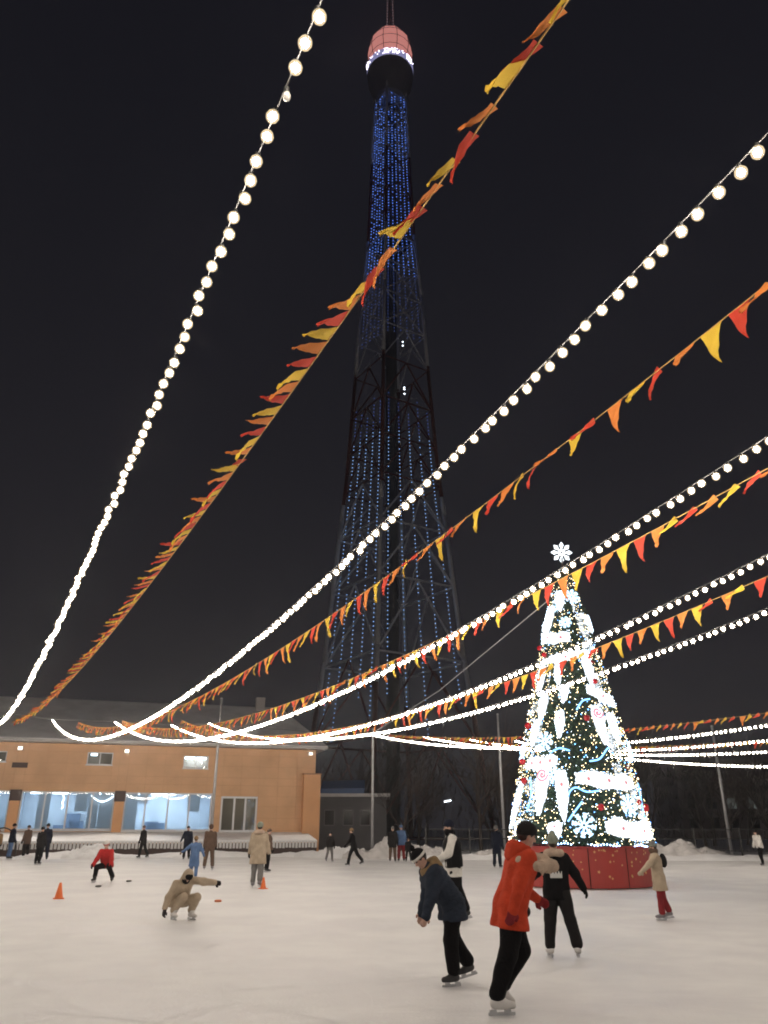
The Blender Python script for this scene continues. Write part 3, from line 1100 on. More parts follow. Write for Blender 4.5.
def rim_leds(o, pts):
    mb = MB()
    pts = pts + pts[:1]
    for a, b in zip(pts[:-1], pts[1:]):
        n = max(1, int((b - a).length / .05))
        for k in range(n):
            p = a.lerp(b, k / n) + Vector((random.gauss(0, .032), random.gauss(0, .032), random.gauss(0, .032)))  # ornament LEDs scattered off the outline to imitate a fuzzy glow
            mb.octa(p, random.uniform(.012, .022))
    c_ = sum(pts[:-1], Vector()) / (len(pts) - 1)
    for k in range(len(pts) * 3):       # lamps inside the outline
        a = random.choice(pts)
        b = random.choice(pts)
        p = a.lerp(b, random.random())
        out_ = Vector((p.x, p.y, 0)).normalized()
        mb.octa(p + out_ * .035, random.uniform(.012, .02))
    mb.build('rim_lights', M_RIM, o)['kind'] = 'stuff'


def icicle(adeg, z, h, w, roll=0, swirl=False, name='icicle_ornament'):
    ol = []
    n = 15
    for i in range(n + 1):
        q = i / n
        ww = (math.sin(math.pi * min(1, .16 + q * .84)) ** .7 * .92 + .10) * (1.05 - .40 * q) * (1 + .10 * math.sin(q * 19 + adeg))
        ol.append((w / 2 * ww, h / 2 - h * q))
    ol = ol + [(-x * (1 + .06 * math.sin(zz * 17)), zz) for x, zz in reversed(ol)]
    o = MB().prism(ol, place_on_cone(adeg, z, roll), .09).build(name, M_GLOW, xm)
    rim_leds(o, [place_on_cone(adeg, z, roll) @ Vector((x_, -.03, z_)) for x_, z_ in ol])
    if swirl:
        pts = []
        for i in range(26):
            t = i / 25 * 4 * math.pi
            pts.append((.26 * w * t / (4 * math.pi) * 2 * math.cos(t), -.075, h * .30 + .26 * w * t / (4 * math.pi) * 2 * math.sin(t)))
        Mx = place_on_cone(adeg, z, roll)
        MB().tube([Mx @ Vector(p) for p in pts], .028, 5).build('swirl', M_PINKO, o)
    else:
        Mx = place_on_cone(adeg, z, roll)
        MB().prism([(w * .12 * math.cos(t), h * .22 + w * .15 * math.sin(t)) for t in np.linspace(0, 2 * math.pi, 9)[:-1]], Mx @ Matrix.Translation((0, -.05, 0)), .012).build('mark', M_MARK, o)
    return o


def band(a0, a1, z0, z1, h, marks=2, turned=False):
    n = 10
    mb = MB()
    V, F = [], []
    for i in range(n + 1):
        q = i / n
        a, z = a0 + (a1 - a0) * q, z0 + (z1 - z0) * q
        M = place_on_cone(a, z, 0, .07)
        wob = .05 * math.sin(q * 9)
        for (y, zz) in ((-.05, -h / 2 + wob * .5), (-.05, h / 2 + wob), (.04, h / 2 + wob), (.04, -h / 2 + wob * .5)):
            V.append(M @ Vector((0, y, zz * (1 + .16 * math.sin(q * 14 + a0)) * (.35 + .65 * math.sin(math.pi * min(1, max(0, .06 + .88 * q))) ** .45))))
    for i in range(n):
        for j in range(4):
            j2 = (j + 1) % 4
            F.append((i * 4 + j, i * 4 + j2, (i + 1) * 4 + j2, (i + 1) * 4 + j))
    F.append((3, 2, 1, 0))
    F.append(tuple(n * 4 + j for j in range(4)))
    mb.add(V, F)
    if turned:      # upturned end like a sledge runner
        for i in range(5):
            M = place_on_cone(a0 - 1.5, z0 + h / 2 + .1 * i, 0, .07)
            mb.box((-.16 + .012 * i, -.05, -.02), (.12, .04, .12), M)
    o = mb.build('banner_ornament', M_GLOW, xm)
    rim_leds(o, [V[i * 4 + 1] for i in range(n + 1)] + [V[i * 4] for i in range(n, -1, -1)])
    for k in range(marks):
        q = (k + .6) / (marks + .2)
        M = place_on_cone(a0 + (a1 - a0) * q, z0 + (z1 - z0) * q, random.uniform(-20, 20), .07)
        MB().prism([(.045 * math.cos(t), .06 * math.sin(t)) for t in np.linspace(0, 2 * math.pi, 9)[:-1]], M @ Matrix.Translation((0, -.058, 0)), .012).build('mark', M_MARK, o)


def snowflake(M, r, m, parent, name='snowflake_ornament', arms=8, th=.03, petal=False):
    mb = MB()
    for k in range(arms):
        a = 2 * math.pi * k / arms
        d = Vector((math.sin(a), 0, math.cos(a)))
        s = Vector((math.cos(a), 0, -math.sin(a)))
        mb.tube([M @ (d * .04), M @ (d * r)], th, 5)
        if petal:
            mb.tube([M @ (d * r * .45), M @ (d * r * .75 + s * r * .15), M @ (d * r), M @ (d * r * .75 - s * r * .15), M @ (d * r * .45)], th, 5)
        else:
            for f1 in (.55, .78):
                for sg in (-1, 1):
                    mb.tube([M @ (d * r * f1), M @ (d * r * (f1 + .2) + s * sg * r * .17)], th * .8, 4)
    return mb.build(name, m, parent)


for rot in (0, 180):       # decorations seen from the rink, and the same again round the back
    for a_, z_, h_, w_, ro_, sw in ((-142, 5.15, .95, .36, 6, 0), (-151, 4.35, .95, .30, 8, 0), (-118, 4.55, 1.0, .34, 2, 0), (-72, 4.55, 1.45, .42, -6, 1),
                                    (-52, 4.5, 1.1, .34, -8, 0), (-136, 2.62, 1.75, .48, 4, 1), (-116, 2.45, 1.75, .46, -3, 0), (-172, 2.2, 1.7, .34, 14, 0),
                                    (-74, 6.35, 1.25, .34, -3, 0), (-35, 8.0, .7, .18, -4, 0), (-150, 8.1, 1.2, .36, 6, 0), (-120, 6.15, 1.0, .26, 0, 0),
                                    (-150, 6.1, 1.0, .28, 4, 0), (-118, 8.75, .9, .36, 0, 0), (-150, 1.45, .5, .42, 20, 1), (-122, 1.5, .55, .5, -10, 0), (-112, 5.5, .7, .3, 10, 0)):
        icicle(a_ + rot, z_, h_ * .84, w_ * .84, ro_, bool(sw))
    for a0, a1, z0, z1, h_, mk, tn in ((-158, -118, 3.38, 3.46, .42, 3, False), (-107, -42, 2.95, 2.85, .52, 3, False), (-86, -30, 1.62, 1.52, .60, 2, False),
                                       (-84, -36, 5.66, 5.30, .40, 1, False), (-165, -95, 7.45, 7.40, .42, 2, False), (-150, -66, 6.62, 6.85, .26, 1, False)):
        band(a0 + rot + 3, a1 + rot - 3, z0, z1, h_ * .82, mk, tn)
    for a_, z_, r_ in ((-100, 1.66, .34), (-58, 2.24, .32), (-135, 4.05, .30), (-124, 3.05, .26), (-80, 8.9, .26), (-25, 3.9, .26), (-105, 7.95, .2)):
        snowflake(place_on_cone(a_ + rot, z_, 10, .10), r_, M_FLAKE, xm)
    for a_, z_, r_ in ((-85, 2.16, .10), (-28, 2.2, .13), (-168, 4.62, .11), (-87, 4.75, .10), (-160, 2.9, .10), (-170, 3.5, .10), (-66, 5.95, .09), (-150, 6.9, .09), (-172, 7.2, .09), (-40, 2.35, .08)):
        M = place_on_cone(a_ + rot, z_, 0, .08)
        MB().blob(M.translation, r_, 0, (1, 1, 1), 12).build('ball_ornament', M_REDO, xm, True)
    for pts in (((-113, 2.2), (-110, 2.6), (-104, 2.72), (-96, 2.55), (-84, 2.62)), ((-112, 1.75), (-107, 2.0), (-100, 2.3)), ((-90, 3.45), (-80, 3.5), (-70, 3.85), (-62, 3.95)),
                ((-150, 2.0), (-146, 2.5), (-150, 3.0)), ((-98, 5.0), (-90, 5.3), (-80, 5.35)), ((-128, 3.7), (-118, 3.85), (-108, 3.75)), ((-40, 1.9), (-36, 2.4), (-32, 2.9))):
        pv = np.array(pts, float)
        tq = np.linspace(0, len(pts) - 1, 8 * len(pts))
        sm = np.stack([np.interp(tq, np.arange(len(pts)), pv[:, c_]) for c_ in (0, 1)], 1)
        for _ in range(14):
            sm[1:-1] = .25 * sm[:-2] + .5 * sm[1:-1] + .25 * sm[2:]
        MB().tube([place_on_cone(a + rot, z, 0, .10).translation for a, z in sm], .026, 5).build('neon_swirl', M_GLOWB, xm)
top = snowflake(Matrix.Translation((0, 0, 10.70)) @ Matrix.Rotation(R(8), 4, 'X'), .36, emitter('top_star', (.88, .95, 1.0), 2.2), xm, 'snowflake_topper', 8, .032, True)
MB().tube([(0, 0, 10.0), (0, 0, 10.5)], .03, 6).build('topper_stem', M_STEEL, xm)

# guy rope from the tree to the pole
tag(MB().tube([(CX - .45, CY - .1, 8.85), (2.8, 39.7, 8.05), (-0.66, 53.5, 7.55)], .018, 5).build('guy_rope', mat('rope_grey', (.45, .45, .47), .6)), 'thin grey guy rope slanting from the christmas tree to a pole', 'rope')

# ------------------------------------------------------------------ fence, far block, bare trees, lamp
fx0, fx1 = 2.5, 34.0
fence = empty('metal_fence', (fx0, 50.2, 0))
tag(fence, 'dark low metal railing along the far side of the rink', 'fence')
M_FENCE = mat('fence_paint', (.05, .05, .05), .5)
nfp = 13
fdir = Vector((fx1 - fx0, -2.0, 0))
for k in range(nfp):
    p = fdir * (k / (nfp - 1))
    MB().box((p.x - .04, p.y - .04, 0), (p.x + .04, p.y + .04, 1.62)).build('post', M_FENCE, fence)
for z in (1.5, 1.0, .35):
    MB().tube([Vector((0, 0, z)), fdir + Vector((0, 0, z))], .028, 5).build('rail', M_FENCE, fence)
mb = MB()
k = 0.0
while k < 1:
    p = fdir * k
    mb.tube([(p.x, p.y, .3), (p.x, p.y, 1.5)], .011, 4, cap=False)
    k += .22 / fdir.length
mb.build('bars', M_FENCE, fence)['kind'] = 'stuff'

blk = empty('apartment_block', (46, 128, 0))
tag(blk, 'dark apartment block behind the trees at right with a few dim windows', 'building')
MB().box((0, 0, 0), (44, 12, 11.2)).build('wall', mat('block_wall', (.30, .24, .22), .9, vary=.1, vscale=.3), blk)
MB().box((-.4, -.4, 11.2), (44.4, 12.4, 11.7)).build('roof', mat('block_roof', (.12, .12, .125), .9), blk)
lit = {(2, 1): .05, (3, 1): .07, (4, 1): .03, (9, 2): .03}
for r_ in range(4):
    for c_ in range(14):
        x, z = 1.2 + c_ * 3.1, 1.5 + r_ * 2.8
        w_ = MB().box((x, -.05, z), (x + 1.4, -.003, z + 1.6)).build('window', mat('block_frame', (.08, .08, .08), .7), blk)
        l_ = lit.get((c_, r_))
        MB().box((x + .07, -.075, z + .07), (x + 1.33, -.052, z + 1.53)).build('pane', emitter('dim_pane%.2f' % l_, (.75, .85, .8), l_ * 2.2) if l_ else mat('dark_pane', (.012, .013, .016), .12), w_)


def bare_tree_mesh(seed, h):
    r_ = random.Random(seed)
    tr_, br_ = MB(), MB()

    def grow(p, d, ln, rad, depth):
        pts = [p]
        rr = [rad]
        n = 3
        for i in range(n):
            d = (d + Vector((r_.gauss(0, .13), r_.gauss(0, .13), r_.gauss(0, .07) + (.06 if depth else 0)))).normalized()
            p = p + d * ln / n
            pts.append(p)
            rr.append(rad * (1 - .42 * (i + 1) / n))
        (tr_ if depth == 0 else br_).tube(pts, rr, 6 if depth < 2 else 3, cap=False)
        if depth >= 5:
            return
        nb = {0: 4, 1: 4, 2: 4, 3: 3, 4: 3}[depth]
        for k in range(nb):
            q = r_.uniform(.35, 1.0) if k else 1.0
            i = min(n - 1, int(q * n))
            st = pts[i].lerp(pts[i + 1], q * n - i) if q < 1 else pts[-1]
            ax_ = Vector((r_.gauss(0, 1), r_.gauss(0, 1), r_.gauss(0, .4))).normalized()
            sp_ = .28 if k == 0 else r_.uniform(.45, .95)
            nd = (d + ax_ * sp_).normalized()
            if nd.z < -.1:
                nd.z *= -.5
                nd.normalize()
            grow(st, nd, ln * r_.uniform(.58, .80), max(.012, rad * .55 * r_.uniform(.8, 1.1)), depth + 1)
    grow(Vector((0, 0, -.1)), Vector((0, 0, 1)), h * .34, h * .016, 0)
    return tr_, br_


M_BARK = mat('dark_bark', (.08, .065, .058), .95, vary=.2, vscale=2)
M_TWIG = mat('twig', (.075, .058, .052), .95)
tree_meshes = []
for sd in range(4):
    a_, b_ = bare_tree_mesh(20 + sd, 10.5 + sd)
    tree_meshes.append((a_.mesh('trunk', M_BARK, True), b_.mesh('crown', M_TWIG)))
tspots = [(1.3, 62, .72, 'slender bare tree behind the pole below the tower')]
r_ = random.Random(8)
for k in range(26):
    x = 5 + k * 2.05 + r_.uniform(-.7, .7)
    tspots.append((x, 60 + r_.uniform(0, 32) + .1 * abs(x), r_.uniform(.7, 1.05), None))
tspots += [(-2.6, 76, .8, None), (-5.5, 82, .9, None), (3.0, 74, .9, None), (-.5, 90, 1.0, None)]
for i, (x, y, s_, lb) in enumerate(tspots):
    t = empty('bare_tree', (x, y, 0), r_.uniform(0, 6))
    t.scale = (s_, s_, s_)
    tag(t, lb or ('bare dark winter tree in the row beyond the fence' if i < 27 else 'bare dark winter tree behind the grey annex'), 'tree', 'bare winter trees beyond the rink' if i < 27 else 'bare trees behind the annex')
    a_, b_ = tree_meshes[i % 4]
    link_mesh('trunk', a_, t)
    link_mesh('crown', b_, t)
# far wood, one dark mass of scrub behind the single trees
V, F = [], []
r_ = random.Random(4)
for k in range(2600):
    x = r_.uniform(-6, 75)
    y = r_.uniform(92, 104)
    hh = 9.5 + 2.2 * math.sin(x * .33) + 1.6 * math.sin(x * .9 + 1)
    z = hh * r_.random() ** .8
    dx, dz = r_.gauss(0, .5), r_.uniform(.5, 1.6)
    i0 = len(V)
    w_ = r_.uniform(.03, .10)
    V += [(x - w_, y, z), (x + w_, y, z), (x + dx, y + r_.gauss(0, .4), z + dz)]
    F.append((i0, i0 + 1, i0 + 2))
wood = link_mesh('far_wood', mesh_of('far_wood', V, F, M_TWIG))
tag(wood, 'dark bare thicket far behind the fence and trees', 'wood', kind='stuff')

lamp = empty('street_lamp', (6.4, 78, 0))
tag(lamp, 'small lit street lamp glowing white in the dark between pole and tree', 'street lamp')
MB().tube([(0, 0, 0), (0, 0, 3.6), (.25, -.1, 4.0)], [.06, .05, .04], 8).build('post', M_DARKMETAL, lamp)
MB().box((-.1, -.35, 3.98), (.7, .1, 4.12), Matrix.Rotation(R(-10), 4, 'Y')).build('lamp_head', M_STEEL, lamp)
MB().box((0.0, -.40, 3.90), (.62, -.02, 3.975), Matrix.Rotation(R(-10), 4, 'Y')).build('diffuser', emitter('lamp_white', (.85, .92, 1.0), 9.0), lamp)

# ------------------------------------------------------------------ cones and small markers on the ice
M_CONE = mat('cone_orange', (.80, .17, .03), .5)
M_CONE2 = mat('cone_band', (.75, .72, .68), .5)


def cone(x, y, h, lb):
    t = empty('traffic_cone', (x, y, 0), random.uniform(0, 1))
    tag(t, lb, 'traffic cone', 'orange training cones on the ice')
    MB().lathe([(.27 * h, .07 * h), (.08 * h, .97 * h), (.06 * h, h), (0, h)], 20).build('body', M_CONE, t, True)
    MB().box((-.33 * h, -.33 * h, .002), (.33 * h, .33 * h, .07 * h)).build('base', M_CONE, t)


cone(-7.92, 20.9, .36, 'small orange cone standing alone on the ice at left')
cone(-3.42, 24.2, .30, 'small orange cone beside the skater in the beige coat')


def chip(x, y, m, lb):
    o = MB().lathe([(0, .004), (.075, .004), (.085, .015), (.08, .04), (.05, .05), (.015, .04), (0, .04)], 16).build('marker_disc', m, None, True)
    o.location = (x, y, 0)
    tag(o, lb, 'marker disc', 'flat marker discs on the ice')


chip(-8.35, 24.97, mat('disc_dark', (.05, .045, .045), .5), 'dark flat marker disc in front of the red-jacketed skater')
chip(-8.17, 27.3, mat('disc_dark', (.05, .045, .045), .5), 'dark flat marker disc right of the red-jacketed skater')
chip(-3.87, 20.05, mat('disc_orange', (.55, .14, .04), .5), 'orange flat marker disc right of the crouching skater')

# ------------------------------------------------------------------ people: bodies and clothes as smooth distance fields


def rcone(p, a, b, ra, rb):
    ba = b - a
    l2 = float(ba @ ba) + 1e-9
    t = np.clip(((p - a) @ ba) / l2, 0, 1)
    q = p - a - t[..., None] * ba
    return np.sqrt((q * q).sum(-1)) - (ra + (rb - ra) * t)


def ellip(p, c, rad, rot):
    q = (p - c) @ rot / rad
    k0 = np.sqrt((q * q).sum(-1))
    k1 = np.sqrt(((q / rad) ** 2).sum(-1)) + 1e-9
    return k0 * (k0 - 1.0) / k1


def field_mesh(prims, vox, k, clips=(), wrinkle=0.0, seed=0, ribs=None):
    """prims: ('c', a, b, ra, rb) | ('e', c, radii, rot) | ('-e', c, radii, rot).  Returns verts, quads"""
    lo = np.full(3, 1e9)
    hi = np.full(3, -1e9)
    boxes = []
    for pr in prims:
        if pr[0] == 'c':
            a, b = np.asarray(pr[1], float), np.asarray(pr[2], float)
            r = max(pr[3], pr[4])
            l, h = np.minimum(a, b) - r, np.maximum(a, b) + r
        else:
            c = np.asarray(pr[1], float)
            r = max(pr[2])
            l, h = c - r, c + r
        boxes.append((l, h))
        if pr[0][0] != '-':
            lo, hi = np.minimum(lo, l), np.maximum(hi, h)
    pad = 3 * vox + .5 * k + wrinkle
    lo -= pad
    hi += pad
    n = np.ceil((hi - lo) / vox).astype(int) + 1
    G = np.full(n, 0.5, np.float32)
    axs = [lo[i] + vox * np.arange(n[i]) for i in range(3)]
    for pr, (l, h) in zip(prims, boxes):
        m = k + 3 * vox + .02
        i0 = np.clip(np.floor((l - m - lo) / vox).astype(int), 0, n - 1)
        i1 = np.clip(np.ceil((h + m - lo) / vox).astype(int) + 1, 1, n)
        if np.any(i1 <= i0):
            continue
        p = np.stack(np.meshgrid(axs[0][i0[0]:i1[0]], axs[1][i0[1]:i1[1]], axs[2][i0[2]:i1[2]], indexing='ij'), -1)
        sl = tuple(slice(i0[j], i1[j]) for j in range(3))
        if pr[0] == 'c':
            d = rcone(p, np.asarray(pr[1], float), np.asarray(pr[2], float), pr[3], pr[4])
        else:
            d = ellip(p, np.asarray(pr[1], float), np.asarray(pr[2], float), pr[3] if len(pr) > 3 and pr[3] is not None else np.eye(3))
        g = G[sl]
        if pr[0][0] == '-':
            G[sl] = np.maximum(g, -d)
        else:
            hh = np.maximum(k - np.abs(g - d), 0) / k
            G[sl] = np.minimum(g, d) - hh * hh * k * .25
    if clips or wrinkle or ribs:
        p = np.stack(np.meshgrid(*axs, indexing='ij'), -1)
        if wrinkle:
            r = np.random.default_rng(seed)
            w = 0
            for fr in (14, 22, 34):
                for q in range(2):
                    d_ = r.normal(size=3)
                    d_[2] *= 1.5
                    d_ /= np.linalg.norm(d_)
                    w = w + np.sin((p @ d_) * fr + r.uniform(0, 6) + 1.5 * np.sin((p @ np.roll(d_, 1)) * fr * .45)) * (14 / fr)
            G = G + (wrinkle * w / 3).astype(np.float32)
        if ribs:        # quilted padding
            G = G + (ribs[2] * (1 - 2 * np.abs(np.sin((p @ np.asarray(ribs[0])) * math.pi / ribs[1])))).astype(np.float32)
        for c, nr in clips:
            G = np.maximum(G, (p - np.asarray(c)) @ np.asarray(nr))
    # surface nets
    S = G < 0
    c8 = [S[i:n[0] - 1 + i, j:n[1] - 1 + j, l:n[2] - 1 + l] for i in (0, 1) for j in (0, 1) for l in (0, 1)]
    cnt = sum(c.astype(np.int8) for c in c8)
    act = (cnt > 0) & (cnt < 8)
    idx = -np.ones(act.shape, np.int64)
    cells = np.argwhere(act)
    idx[act] = np.arange(len(cells))
    acc = np.zeros((len(cells), 3))
    num = np.zeros(len(cells))
    corners = [(i, j, l) for i in (0, 1) for j in (0, 1) for l in (0, 1)]
    ci, cj, cl = cells.T
    vals = {c: G[ci + c[0], cj + c[1], cl + c[2]] for c in corners}
    for a in corners:
        for ax_ in range(3):
            if a[ax_] == 0:
                b = list(a)
                b[ax_] = 1
                b = tuple(b)
                va, vb = vals[a], vals[b]
                x = (va < 0) != (vb < 0)
                t = np.where(x, va / np.where(x, va - vb, 1), 0)
                pt = np.array(a, float)[None] + t[:, None] * (np.array(b, float) - np.array(a, float))[None]
                acc += np.where(x[:, None], pt, 0)
                num += x
    V = lo + vox * (cells + acc / np.maximum(num, 1)[:, None])
    F = []
    for ax_ in range(3):
        o1, o2 = (ax_ + 1) % 3, (ax_ + 2) % 3
        sl0 = [slice(None)] * 3
        sl1 = [slice(None)] * 3
        sl0[ax_] = slice(0, n[ax_] - 1)
        sl1[ax_] = slice(1, n[ax_])
        for q in (o1, o2):
            sl0[q] = slice(1, n[q] - 1)
            sl1[q] = slice(1, n[q] - 1)
        A, B = S[tuple(sl0)], S[tuple(sl1)]
        for flip, mask in ((False, A & ~B), (True, ~A & B)):
            e = np.argwhere(mask)
            if not len(e):
                continue
            e = e.copy()
            e[:, o1] += 1
            e[:, o2] += 1
            q = []
            for (u, v) in ((-1, -1), (0, -1), (0, 0), (-1, 0)):
                t = e.copy()
                t[:, o1] += u
                t[:, o2] += v
                q.append(idx[t[:, 0], t[:, 1], t[:, 2]])
            q = np.stack(q, 1)
            F.append(q[:, ::-1] if flip else q)
    F = np.concatenate(F)
    F = F[(F >= 0).all(1)]
    return V, F


def field_obj(name, prims, vox, k, m, parent, **kw):
    V, F = field_mesh(prims, vox, k, **kw)
    return link_mesh(name, mesh_of(name, V, F, m, True), parent)


def skin_m(c=(.55, .34, .26)):
    return mat('skin', c, .55)


M_BLADE = mat('skate_blade', (.55, .56, .58), .3, metal=.8)
M_EYE = mat('eye_dark', (.02, .015, .012), .2)


def v3(*a):
    return np.array(a, float)


def person(x, y, face, H, label, pose, wear, near=False, mid=False):
    root = empty('person', (x, y, 0), R(face))
    tag(root, label, 'person', 'skaters on the rink')
    s = H / 1.75
    vox = (.0105 if near else .016 if mid else .024)
    seed = int(abs(x * 37 + y * 11)) % 1000
    dirv = lambda pitch, out, side: v3(math.sin(R(pitch)) * math.cos(R(out)), side * math.sin(R(out)), -math.cos(R(pitch)) * math.cos(R(out)))
    lean = pose.get('lean', 5)
    sidel = pose.get('side', 0)
    pel = v3(0, 0, 0)
    up = v3(math.sin(R(lean)), math.sin(R(sidel)), math.cos(R(lean)))
    up /= np.linalg.norm(up)
    left = v3(0, 1, 0) - up * up[1]
    left /= np.linalg.norm(left)
    tw = R(pose.get('twist', 0))
    fwd0 = np.cross(left, up)
    left = left * math.cos(tw) - fwd0 * math.sin(tw)
    fwd = np.cross(left, up)
    chest = pel + up * .36 * s
    neck = pel + up * .54 * s
    ht = pose.get('head', 0)
    hup = v3(math.sin(R(lean * .5 + ht)), math.sin(R(sidel * .5)), math.cos(R(lean * .5 + ht)))
    hup /= np.linalg.norm(hup)
    hy = R(pose.get('look', 0))
    hl = v3(-math.sin(hy), math.cos(hy), 0)
    hl -= hup * (hl @ hup)
    hl /= np.linalg.norm(hl)
    hf = np.cross(hl, hup)
    head = neck + hup * .165 * s
    HR = np.stack([hf, hl, hup], 1)
    J = {}
    for nm, sd in (('L', 1), ('R', -1)):
        p_, o_, k_ = pose.get('leg' + nm, (0, 4, 4))[:3]
        fp = pose.get('leg' + nm, (0, 4, 4, 0))[3] if len(pose.get('leg' + nm, (0, 4, 4))) > 3 else 0
        hip = pel + v3(0, sd * .092 * s, -.02 * s)
        kn = hip + dirv(p_, o_, sd) * .425 * s
        an = kn + dirv(p_ - k_, o_ * .8, sd) * .40 * s
        fy = R(pose.get('toe', 10)) * sd
        fd = v3(math.cos(fy) * math.cos(R(fp)), math.sin(fy) * math.cos(R(fp)), math.sin(R(fp)))
        fu = v3(-math.cos(fy) * math.sin(R(fp)), -math.sin(fy) * math.sin(R(fp)), math.cos(R(fp)))
        J['hip' + nm], J['kn' + nm], J['an' + nm], J['fd' + nm], J['fu' + nm] = hip, kn, an, fd, fu
        sh = pel + up * .49 * s + left * sd * .175 * s
        a_ = pose.get('arm' + nm, (5, 10, 12))
        el = sh + dirv(a_[0], a_[1], sd) * .285 * s
        out2 = a_[3] if len(a_) > 3 else a_[1] * .7
        wd = dirv(a_[0] + a_[2], out2, sd)
        wr = el + wd * .25 * s
        J['sh' + nm], J['el' + nm], J['wr' + nm], J['wd' + nm] = sh, el, wr, wd
    bl = .052 * s
    low = min((J['an' + q] - J['fu' + q] * (.085 * s + bl) - (J['fd' + q] * .13 * s if J['fd' + q][2] > 0 else -J['fd' + q] * .13 * s) * 0)[2] for q in 'LR')
    # toes or heels of a tilted foot may reach lower
    for q in 'LR':
        for e in (-.10, .15):
            low = min(low, (J['an' + q] - J['fu' + q] * (.085 * s + bl) + J['fd' + q] * e * s)[2])
    off = v3(0, 0, -low + .004)
    for q in J:
        if q[:2] not in ('fd', 'fu', 'wd'):
            J[q] = J[q] + off
    pel, chest, neck, head = pel + off, chest + off, neck + off, head + off
    c = lambda a, b, ra, rb: ('c', a, b, ra * s, rb * s)
    # ---- body: one continuous surface
    B = [('e', head + hup * .022 * s, np.array([.092, .074, .105]) * s, HR),
         ('e', head + hf * .022 * s - hup * .055 * s, np.array([.060, .052, .062]) * s, HR),
         c(head + hf * .085 * s + hup * .005 * s, head + hf * .104 * s - hup * .022 * s, .010, .015),
         ('e', head + hl * .076 * s - hup * .008 * s, np.array([.018, .010, .030]) * s, HR),
         ('e', head - hl * .076 * s - hup * .008 * s, np.array([.018, .010, .030]) * s, HR),
         c(neck - up * .03 * s, head - hup * .05 * s, .056, .050),
         c(pel + left * .06 * s, chest + left * .07 * s, .105, .10), c(pel - left * .06 * s, chest - left * .07 * s, .105, .10),
         c(J['shL'] - left * .02 * s, J['shR'] + left * .02 * s, .055, .055)]
    for q, sd in (('L', 1), ('R', -1)):
        B += [c(J['sh' + q], J['el' + q], .048, .038), c(J['el' + q], J['wr' + q], .037, .026),
              c(J['hip' + q], J['kn' + q], .085, .055), c(J['kn' + q], J['an' + q], .052, .038),
              c(J['an' + q] - J['fu' + q] * .03 * s, J['an' + q] - J['fu' + q] * .05 * s + J['fd' + q] * .12 * s, .034, .030)]
        # hand: palm, four unequal bent fingers and a thumb
        wd = J['wd' + q]
        ax_ = np.cross(wd, v3(0, sd, 0) if abs(wd[1]) < .85 else v3(1, 0, 0))
        ax_ /= np.linalg.norm(ax_)
        pn_ = np.cross(wd, ax_)
        if pn_[1] * sd > 0:
            pn_ = -pn_
        wr = J['wr' + q]
        gl = wear.get('gloves') is not None
        fat = 1.0 if near else 1.25
        H_ = [('e', wr + wd * .055 * s, np.array([.050, .041, .017]) * s * fat, np.stack([wd, ax_, pn_], 1))]
        for fi, (off_, ln_) in enumerate(((-.030, .062), (-.010, .076), (.010, .072), (.029, .056))):
            b0 = wr + wd * .085 * s + ax_ * off_ * s
            b1 = b0 + (wd * .85 + pn_ * .35 + ax_ * off_ * 2) * ln_ * .55 * s
            b2 = b1 + (wd * .55 + pn_ * .75) * ln_ * .5 * s
            H_ += [c(b0, b1, .0105 * fat, .0095 * fat), c(b1, b2, .0095 * fat, .0085 * fat)]
        t0 = wr + wd * .03 * s - ax_ * .035 * s
        t1 = t0 + (wd * .5 - ax_ * .7 + pn_ * .3) * .045 * s
        H_ += [c(t0, t1, .013 * fat, .012 * fat), c(t1, t1 + (wd * .85 - ax_ * .1 + pn_ * .3) * .035 * s, .012 * fat, .010 * fat)]
        J['hand' + q] = H_
        B += H_ if near or mid else H_[:1]
    field_obj('body', B, vox, .022 * s, skin_m(), root)
    if near or mid:
        for sd in (1, -1):
            e = MB().blob(head + hf * .086 * s + hl * sd * .031 * s + hup * .018 * s, .012 * s, 0, (1, 1, 1), 8).build('eye', M_EYE, root, True)
        MB().tube([head + hf * .080 * s - hup * .062 * s + hl * .022 * s, head + hf * .085 * s - hup * .066 * s, head + hf * .080 * s - hup * .062 * s - hl * .022 * s], .005 * s, 5).build('mouth', mat('lips', (.35, .14, .12), .5), root)
    # ---- trousers
    if 'trousers' in wear:
        tk = wear.get('leg_w', 1.1)
        Tp = [c(pel + left * .055 * s, pel - left * .055 * s, .125, .125)]
        for q in 'LR':
            Tp += [c(J['hip' + q], J['kn' + q], .105 * tk, .078 * tk), c(J['kn' + q], J['an' + q] + J['fu' + q] * .055 * s, .078 * tk, .070 * tk)]
        field_obj('trousers', Tp, vox, .03 * s, mat(*wear['trousers']) if not isinstance(wear['trousers'], bpy.types.Material) else wear['trousers'], root, wrinkle=.010 * s, seed=seed)
    # ---- jacket
    jl = wear.get('hem', .0)           # extra length below the hips
    fl = wear.get('flare', 1.0)
    jw = wear.get('bulk', 1.08)
    hw_ = max(.12, .6 - abs(lean) / 70)
    hd_ = up * hw_ + v3(0, 0, 1) * (1 - hw_)
    hd_ /= np.linalg.norm(hd_)
    hem = pel - hd_ * (.06 + jl) * s
    Jk = [c(pel + left * .075 * s, chest + left * .075 * s, .125 * jw, .130 * jw), c(pel - left * .075 * s, chest - left * .075 * s, .125 * jw, .130 * jw),
          c(pel + left * .075 * s * fl, hem + left * .085 * s * fl, .125 * jw, .125 * jw * fl), c(pel - left * .075 * s * fl, hem - left * .085 * s * fl, .125 * jw, .125 * jw * fl),
          c(chest + up * .06 * s + left * .09 * s, chest + up * .06 * s - left * .09 * s, .118 * jw, .118 * jw),
          c(neck - up * .05 * s, neck + up * .02 * s, .085, .072)]
